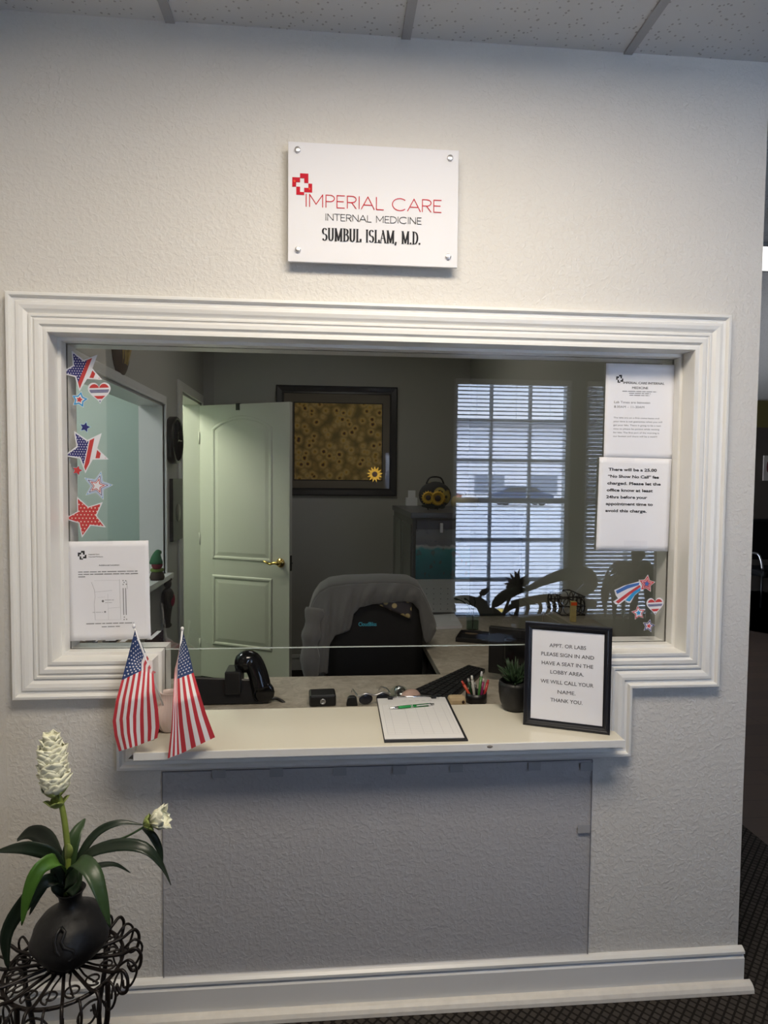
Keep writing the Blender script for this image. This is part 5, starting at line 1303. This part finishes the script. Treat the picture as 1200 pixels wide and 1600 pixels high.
for i, (lab, tp, bt, c1_, c2_) in enumerate(pcs):
    yy_ = .385+(-.012, .008, -.016, .012, -.006, .010, .004)[i]; T = aty(*tp, yy_); B = aty(*bt, yy_); dd = (B-T).normalized(); Ln = .135; B2 = T+dd*((T.z-(ZD+.012))/max(.2, -dd.z))
    off = Vector((B2.x-pcx.x, B2.y-.385, 0))
    if off.length > cr_-.008: off *= (cr_-.008)/off.length
    B2 = Vector((pcx.x+off.x, .385+off.y, ZD+.012))
    pe = thing('pen', lab, 'pen', B2, group='pens in the cup'); V = T-B2
    MB().tube([(0, 0, 0), V*.12, V*.82], [.0015, .0045, .0048], 10).build('barrel', mat('pen_barrel', c1_, .3), pe)
    MB().tube([V*.82, V*.86, V], [.0046, .0042, .0034], 10).build('cap', mat('pen_cap', c2_, .25), pe)
# monitor from behind
mA = aty(764, 1030, .62); mn = thing('computer_monitor', 'black monitor seen from behind at the left of the framed sign', 'monitor', (mA.x, .62, ZD+.001), (0, 0, -.5))
ztop = aty(766, 978, .62).z-ZD
MB().box((0, -.012, .03), (.42, .012, ztop)).build('screen_panel', m_black, mn, bevel=.004)
MB().box((.06, -.035, .08), (.36, -.012, ztop-.03)).build('rear_housing', m_blackg, mn, bevel=.012)
MB().box((.18, -.05, .0), (.24, -.03, .16)).box((.11, -.11, 0), (.31, .06, .008)).build('monitor_stand', m_black, mn, bevel=.002)
# tray, papers, jar
p_ = desk_at(752, 1008); MB_ = MB().box((-.09, -.07, 0), (.10, .10, .004)).box((-.09, -.07, 0), (.10, -.066, .02)).box((-.09, .096, 0), (.10, .10, .02)).box((-.09, -.07, 0), (-.086, .10, .02)).box((.096, -.07, 0), (.10, .10, .02)); o = MB_.build('desk_tray', m_black, None, (p_.x, p_.y+.10, ZD+.001), (0, 0, -.35), bevel=.001); tag(o, 'shallow black tray on the desk left of the monitor', 'tray')
q = [desk_at(x, y) for x, y in ((682, 984), (722, 982), (710, 963), (677, 965))]
ps_ = thing('paper_stack', 'white stack of papers on the desk in front of the calendar', 'papers', (q[0].x, q[0].y, ZD+.001))
MB().prism([(v.x-q[0].x, v.y-q[0].y) for v in q], 0, .014, axis='z').build('pages', m_paper, ps_); MB().prism([(v.x-q[0].x, v.y-q[0].y) for v in q], .0142, .0152, axis='z').build('top_sheet', mat('top_sheet', (.55, .55, .56), .6), ps_)
p_ = desk_at(738, 989); kk = (aty(739, 980, p_.y)-aty(738, 980, p_.y)).length
o = MB().lathe([(0, 0), (15*kk, 0), (15*kk, .008), (0, .008)], seg=28).build('coaster', mat('coaster_wood', (.16, .11, .06), .6), None, (p_.x, p_.y, ZD+.001)); tag(o, 'round wooden coaster under the glass jar', 'coaster')
jr = thing('glass_jar', 'clear glass jar with water standing on the wooden coaster', 'jar', (p_.x, p_.y, ZD+.0095))
MB().lathe([(0, 0), (9*kk, 0), (10*kk, 3*kk), (10*kk, 26*kk), (8*kk, 31*kk), (8.5*kk, 36*kk), (7.5*kk, 36*kk), (7*kk, 31*kk), (9*kk, 26*kk), (9*kk, 3*kk), (0, 2*kk)], seg=28).build('jar_body', m_jar, jr)
MB().lathe([(0, 3*kk), (8.8*kk, 3*kk), (8.8*kk, 16*kk), (0, 16*kk)], seg=24).build('water', glassm('water', 1.33, (.75, .82, .78)), jr)
sg_ = MB()
for i in range(3): sg_.tube(smooth_path([(0, 0, 4*kk), (.004*(i-1), .0, 30*kk), (-.02+.03*(i-1), -.01, 46*kk), (-.05+.05*(i-1), -.02, 52*kk)], 10), [.003]*9+[.006, .002], 6)
sg_.build('cutting', m_leafd, jr)
# tan drawer unit, packet, wire basket, tray on the right
du = thing('desk_drawer_unit', 'low tan drawer unit on the desk by the right office wall', 'drawer unit', (.965, .62, ZD+.001)); zu = .19
MB().box((0, 0, 0), (.125, .80, zu)).build('unit_body', mat('tan_laminate', (.27, .25, .20), .5), du, bevel=.003)
for i in range(2): MB().box((-.008, .04+i*.38, .02), (-.0005, .38+i*.38, zu-.02)).build('drawer', mat('tan_laminate_front', (.25, .23, .185), .5), du, bevel=.002)
MB().box((.94-.965, 0, 0), (-.010, .02, zu)).build('end_strip', m_desks, du)
zz = ZD+zu+.002
pk_ = aty(892, 952, .75); o = thing('snack_packet', 'yellow printed packet standing on the tan drawer unit', 'packet', (max(.985, pk_.x), .75, zz)); hh = .085
MB().box((-.012, -.008, 0), (.012, .008, hh)).build('packet_body', mat('packet_yellow', (.42, .34, .13), .5, var=.4, vscale=60), o, bevel=.003); MB().box((-.012, -.0088, hh*.8), (.012, -.0082, hh*.95)).build('orange_label', m_orange, o)
wbk = thing('wire_basket', 'black wire basket standing on the tan drawer unit', 'basket', (1.03, .95, zz)); wm = MB()
for z_ in (.004, .04, .08): wm.tube([(-.05, -.09, z_), (.05, -.09, z_), (.05, .09, z_), (-.05, .09, z_)], .003, 6, closed=True)
wm.build('basket_rim', m_iron, wbk); wm = MB()
for s_ in (-.09, .09):
    for i in range(2): wm.tube([(-.025+.05*i+.022*math.cos(t_*PI/8), s_, .042+.034*math.sin(t_*PI/8)) for t_ in range(16)], .002, 6, closed=True)
for s_ in (-.05, .05):
    for i in range(4): wm.tube([(s_, -.066+.044*i+.02*math.cos(t_*PI/8), .042+.034*math.sin(t_*PI/8)) for t_ in range(16)], .002, 6, closed=True)
wm.build('wire_loops', m_iron, wbk)
# books at the far left end of the desk
cols_ = [(.015, .013, .012), (.05, .025, .015), (.02, .02, .02), (.06, .06, .06), (.015, .025, .06), (.30, .27, .22), (.05, .045, .04), (.35, .30, .22), (.03, .015, .015)]
bxs = [(111, 124), (124, 134), (134, 139), (139, 144), (144, 152), (153, 160), (160, 181), (182, 196), (226, 238)]
labs_ = ['black book at the far left of the desk row', 'dark brown book next to the black book', 'thin charcoal book in the desk row', 'thin grey book in the desk row', 'dark blue book in the desk row', 'thin beige book in the desk row', 'thick dark taupe book in the desk row', 'thick tan book in the desk row', 'dark maroon book beside the office doorway end of the row']
for i, ((a_, b_), c_) in enumerate(zip(bxs, cols_)):
    x0 = aty(a_, 1008, .50).x; x1 = aty(b_, 1008, .50).x; hh = aty(150, 1000+(i*7 % 5), .5).z-ZD
    bo = thing('book', labs_[i], 'book', (x0+.0005, .50, ZD+.001), group='books at the left end of the desk'); wb_ = x1-x0-.001
    MB().box((0, 0, 0), (min(.002, wb_*.2), .15, hh)).box((wb_-min(.002, wb_*.2), 0, 0), (wb_, .15, hh)).box((0, -.001, 0), (wb_, .002, hh)).build('cover', mat('book_cover', c_, .55), bo)
    MB().box((min(.002, wb_*.2), .003, .003), (wb_-min(.002, wb_*.2), .148, hh-.004)).build('pages', m_paper, bo)
# shelf glimpsed through the office doorway
shf = thing('black_shelf', 'black open shelf glimpsed through the gap of the office doorway', 'shelf', (-1.62, 4.25, 0))
for x in (-.42, .42): MB().box((x-.02, 0, 0), (x+.02, .3, 1.75)).build('upright', m_black, shf)
for z_ in (.3, .62, .95, 1.25, 1.55): MB().box((-.40, 0, z_), (.40, .3, z_+.03)).build('shelf_board', m_black, shf)
MB().box((-.44, .285, 0), (.44, .30, 1.7)).build('back_panel', m_desks, shf)

# ================================================================== HALL AT THE RIGHT EDGE
l0 = atz(1195, 379, ZC); l1 = atz(1195, 422, ZC)
hl = thing('ceiling_light', 'bright white ceiling light panel in the hall at the right edge', 'ceiling light', (l0.x+.18, (l0.y+l1.y)/2, ZC))
hx_, hy_ = .30, (l1.y-l0.y)/2 if l1.y > l0.y else (l0.y-l1.y)/2
MB().box((-hx_, -hy_, -.012), (hx_, -hy_+.02, -.001)).box((-hx_, hy_-.02, -.012), (hx_, hy_, -.001)).box((-hx_, -hy_, -.012), (-hx_+.02, hy_, -.001)).box((hx_-.02, -hy_, -.012), (hx_, hy_, -.001)).build('frame', m_tee, hl)
MB().box((-hx_+.005, -hy_+.005, -.010), (hx_-.005, hy_-.005, -.004)).build('diffuser', mat('lit_diffuser', (1, .97, .94), .5, emit=2.2), hl)
q0 = aty(1192.5, 751, YH-.02); q1 = aty(1212, 712, YH-.02)
hp = thing('hall_picture', 'white picture with dark red figure on the hall wall', 'picture', (q0.x, YH-.001, q0.z)); w_, h_ = q1.x-q0.x, q1.z-q0.z
MB().box((0, -.02, 0), (w_, 0, h_)).build('canvas', mat('canvas_white', (.5, .46, .45), .7), hp)
b = MB(); b.ball((w_*.35, -.021, h_*.55), (w_*.10, .003, h_*.22), 8); b.ball((w_*.55, -.021, h_*.4), (w_*.12, .003, h_*.3), 8); b.build('painted_figure', mat('figure_red', (.12, .015, .02), .7), hp)
hc0 = aty(1178, 900, 5.6); hc = thing('hall_chair', 'black padded chair against the far wall of the hall', 'chair', (hc0.x+.30, 5.75, 0))
hs_z = .46; hb_t = aty(1185, 811, 5.9).z
MB().box((-.27, -.28, hs_z-.09), (.27, .25, hs_z)).build('seat', m_leather, hc, bevel=.03); MB().box((-.27, .16, hs_z+.08), (.27, .26, hb_t)).build('backrest', m_leather, hc, bevel=.03)
for sx_ in (-1, 1):
    for sy_ in (-.24, .22): MB().tube([(sx_*.26, sy_, .001), (sx_*.26, sy_, hs_z-.04)], .014, 8).build('leg', m_black, hc)
    MB().tube(smooth_path([(sx_*.28, .22, hb_t-.12), (sx_*.29, .1, .66), (sx_*.29, -.2, .65), (sx_*.27, -.26, hs_z)], 14), .013, 8).build('armrest', m_steel, hc)

# ================================================================== LOBBY WINDOWS BEHIND THE VIEWPOINT (seen mirrored in the glass)
m_wframe = mat('window_frame_white', (.55, .57, .58), .4); m_slat = mat('blind_slat', (.62, .64, .66), .5); m_cord = mat('blind_cord', (.6, .6, .6), .7)
for wi, ((a_, b_), tilt, nm) in enumerate(zip(WINS, (math.radians(16), math.radians(52)), ('window_2', 'window_3'))):
    wdw = thing(nm, 'tall grid window in the lobby wall, seen mirrored in the glass', 'window', ((a_+b_)/2, YW-.06, WZ0)); wdw['kind'] = 'structure'
    if wi: wdw['label'] = 'second lobby window with half closed blinds, seen mirrored in the glass'
    hw_ = (b_-a_)/2; hgt = WZ1-WZ0
    b = MB()
    for lo, hi in (((-hw_, -.04, 0), (-hw_+.035, .03, hgt)), ((hw_-.035, -.04, 0), (hw_, .03, hgt)), ((-hw_, -.04, 0), (hw_, .03, .04)), ((-hw_, -.04, hgt-.035), (hw_, .03, hgt)), ((-hw_, -.045, hgt*.5-.022), (hw_, .02, hgt*.5+.022))): b.box(lo, hi)
    b.build('window_frame', m_wframe, wdw)
    b = MB()
    for i in (1, 2): x = -hw_+2*hw_*i/3; b.box((x-.012, -.035, 0), (x+.012, -.005, hgt))
    for i in (1, 2, 4, 5): z = hgt*i/6; b.box((-hw_, -.035, z-.011), (hw_, -.005, z+.011))
    b.build('muntins', m_wframe, wdw)
    MB().box((-hw_+.03, -.030, .03), (hw_-.03, -.026, hgt-.03)).build('window_pane', glassm('window_glass', 1.3), wdw)
    bl3 = thing('window_blind', ('white horizontal blind, slats open, on the lobby window' if wi == 0 else 'white horizontal blind, slats half closed, on the second lobby window'), 'blind', ((a_+b_)/2, YW-.012, WZ0), group='lobby window blinds')
    sm_ = MB(); n_ = int(hgt/.0305); ks_ = (1.15, 1.42)[wi]
    for i in range(n_):
        z = .03+i*.0305
        if z > hgt-.05: break
        sm_.prism([(ks_*u_, v_) for u_, v_ in ((-.012, -.0012), (-.006, .0018), (0, .0028), (.006, .0018), (.012, -.0012), (.006, .0004), (0, .0014), (-.006, .0004))], -hw_+.015, hw_-.015, axis='x', X=Matrix.Translation((0, 0, z)) @ Matrix.Rotation(tilt, 4, 'X'))
    so = sm_.build('slats', m_slat, bl3); so['kind'] = 'stuff'
    MB().box((-hw_+.01, -.018, hgt-.045), (hw_-.01, .018, hgt-.005)).build('head_rail', m_slat, bl3); MB().box((-hw_+.015, -.013, .004), (hw_-.015, .013, .02)).build('bottom_rail', m_slat, bl3)
    cm = MB()
    for x in (-hw_*.62, 0.02, hw_*.62): cm.tube([(x, .0135, .02), (x, .0135, hgt-.04)], .001, 5)
    cm.build('ladder_cords', m_cord, bl3)
# dark leafy plant and carved bench in front of those windows
YP = -2.52
def R3(px, py, Y=YP): return refl(px, py, Y)
lb0 = R3(775, 1010); lp_ = thing('lobby_plant', 'dark broad-leaved potted plant before the lobby window, mirrored in the glass', 'potted plant', (lb0.x, YP, 0))
def LP(px, py, Y=YP): return R3(px, py, Y)-Vector((lb0.x, YP, 0))
zp = LP(775, 990).z
MB().lathe([(0, 0), (.10, 0), (.13, zp-.08), (.145, zp-.03), (.13, zp-.03), (0, zp-.05)], seg=24).build('pot', m_vase, lp_)
for pts, wd in (([(772, 990), (765, 960), (742, 940), (722, 936), (706, 940), (712, 956)], .07), ([(772, 985), (755, 950), (752, 932), (764, 920)], .09), ([(772, 985), (770, 955), (785, 935), (806, 924), (822, 922)], .10), ([(772, 985), (776, 965), (764, 950)], .10),
                ([(776, 985), (792, 955), (806, 945), (815, 940)], .05), ([(776, 985), (800, 985), (808, 972), (795, 958)], .03)):
    b = MB(); sp_ = smooth_path([LP(*q) for q in pts], 14); ribbon(b, sp_, [wd*math.sin(PI*(i/14*.9+.08))**.7 for i in range(15)], Vector((.25, .3, 1)), .2); b.build('leaf', m_leafd, lp_, solid=.002)
b = MB(); rr = random.Random(9); cpx = LP(808, 912)
for i in range(44):
    a_ = rr.uniform(0, 2*PI); el = rr.uniform(-.4, 1.5); d_ = Vector((math.cos(a_)*math.cos(el), math.sin(a_)*math.cos(el), math.sin(el)))
    b.tube([cpx, cpx+d_*.05, cpx+d_*rr.uniform(.08, .11)], [.012, .012, .002], 5)
b.build('spiky_flower', m_vase, lp_)
MB().tube(smooth_path([LP(776, 985), LP(790, 950), LP(806, 915)], 8), .010, 7).build('stem', m_leafd, lp_)
bq = R3(870, 1010); be = thing('lobby_bench', 'dark carved bench with curved slats before the lobby window, mirrored in the glass', 'bench', (bq.x, YP, 0))
def LB(px, py, Y=YP): return R3(px, py, Y)-Vector((bq.x, YP, 0))
MB().tube(smooth_path([LB(800, 945), LB(830, 938), LB(860, 934), LB(895, 936), LB(930, 945)], 16), .030, 10).build('back_rail', m_iron, be)
MB().tube(smooth_path([LB(822, 922), LB(850, 908), LB(885, 897), LB(915, 897), LB(922, 915), LB(900, 930)], 18), [.016, .02, .024, .028, .032, .036, .04, .044, .048, .05, .052, .055, .055, .055, .05, .045, .04, .03, .02], 10).build('crest', m_iron, be)
for px in (806, 822, 842, 855, 864, 873, 882, 890, 900, 912): MB().tube(smooth_path([LB(px, 938), LB(px+3, 950), LB(px-1, 962), LB(px-4, 974)], 8), .014, 7).build('slat', m_iron, be)
sz_ = LB(870, 976).z
MB().box((LB(800, 976).x, -.05, sz_-.06), (LB(935, 976).x, .40, sz_)).build('seat', m_iron, be, bevel=.01)
for px in (806, 928):
    for y_ in (-.02, .36): MB().tube([(LB(px, 976).x, y_, .001), (LB(px, 976).x, y_, sz_-.05)], .02, 8).build('leg', m_iron, be)
dq = R3(990, 1010); dp = thing('lobby_palm', 'dark drooping palm before the second lobby window, mirrored in the glass', 'potted plant', (dq.x, YP, 0))
def LD(px, py, Y=YP): return R3(px, py, Y)-Vector((dq.x, YP, 0))
MB().lathe([(0, 0), (.13, 0), (.16, .32), (.15, .32), (0, .29)], seg=24).build('pot', m_vase, dp)
MB().tube(smooth_path([Vector((0, 0, .3)), LD(990, 960), LD(993, 880), LD(994, 862)], 10), .030, 8).build('trunk', m_brown, dp)
MB().ball(LD(997, 866), (.05, .05, .05), 8).build('crown', m_leafd, dp)
rr = random.Random(4)
for i in range(18):
    s_ = -1 if i % 2 else 1; sp_w = rr.uniform(18, 50); hgt = rr.uniform(0, 14); dr_ = rr.uniform(25, 85)
    b = MB(); P_ = smooth_path([LD(993, 884+i*2), LD(993+s_*sp_w*.5, 882-hgt*.3+i*2, YP+rr.uniform(-.15, .15)), LD(993+s_*sp_w*.95, 892+i*2, YP+rr.uniform(-.2, .2)), LD(993+s_*sp_w, 892+dr_+i, YP+rr.uniform(-.2, .2))], 12)
    ribbon(b, P_, [.055*math.sin(PI*(j/12*.88+.1))**.6 for j in range(13)], Vector((.2, .5, 1)), .2); b.build('leaf', m_leafd, dp, solid=.002)

# ================================================================== OUTDOORS BEYOND THE LOBBY WINDOWS
sun = bpy.data.lights.new('sun', 'SUN'); sun.energy = 10; sun.angle = .01; sun.color = (1, .97, .92)
so_ = bpy.data.objects.new('sun', sun); COL.objects.link(so_); so_.rotation_euler = Vector((-.25, -.45, -.86)).to_track_quat('-Z', 'Y').to_euler()
GZ = -.15
struct(MB().box((-60, -120, GZ-.1), (90, YW-.13, GZ)).build('floor_outdoor_paving', mat('paving', (.84, .82, .80), .9)))
k0 = refl(771, 972, -5.45); k1 = refl(793, 972, -5.45)
tag(MB().prism([(-.10, 0), (.10, 0), (.07, .13), (-.07, .13)], -(k1.x-k0.x)/2, (k1.x-k0.x)/2, axis='x').build('parking_stop', mat('kerb_yellow', (.72, .50, .08), .8), None, ((k0.x+k1.x)/2, -5.45, GZ), bevel=.01), 'yellow parking stop on the pavement, mirrored low in the glass', 'parking stop')
bld = thing('far_building', 'pale building across the car park, mirrored in the glass', 'building', (15, -60, GZ))
MB().box((-20, -6, 0), (22, 0, 7.2)).build('facade', mat('facade_white', (.85, .84, .86), .8), bld)
MB().box((-21, -7, 7.2), (23, .6, 7.6)).build('roof', mat('roof_grey', (.25, .25, .27), .8), bld)
for i in range(7): MB().box((-17+i*5.4, .0, .6), (-14+i*5.4, .05, 2.4)).build('shop_window', mat('shop_glass', (.25, .28, .34), .3), bld)
def car(x, y, col, label, rz=0):
    r = thing('parked_car', label, 'car', (x, y, GZ), (0, 0, rz))
    MB().prism([(-2.2, .35), (2.2, .35), (2.25, .8), (1.5, .95), (.9, 1.42), (-1.0, 1.45), (-1.8, 1.0), (-2.25, .9)], -.85, .85).build('car_body', mat('car_paint', col, .3), r, bevel=.08)
    MB().prism([(-1.55, .98), (1.25, .98), (.82, 1.36), (-.95, 1.38)], -.87, .87).build('windows', m_lens, r)
    for sx_ in (-1.35, 1.35):
        for sy_ in (-.8, .8): MB().lathe([(0, -.1), (.3, -.1), (.33, 0), (.3, .1), (0, .1)], seg=18, X=Matrix.Translation((sx_, sy_, .335)) @ Matrix.Rotation(PI/2, 4, 'X')).build('wheel', m_black, r)
car(7.2, -44, (.26, .05, .06), 'red car in the car park, mirrored in the glass'); car(14.0, -44, (.05, .08, .16), 'dark blue car in the car park, mirrored in the glass'); car(20.0, -44, (.10, .11, .13), 'charcoal car in the car park, mirrored in the glass')
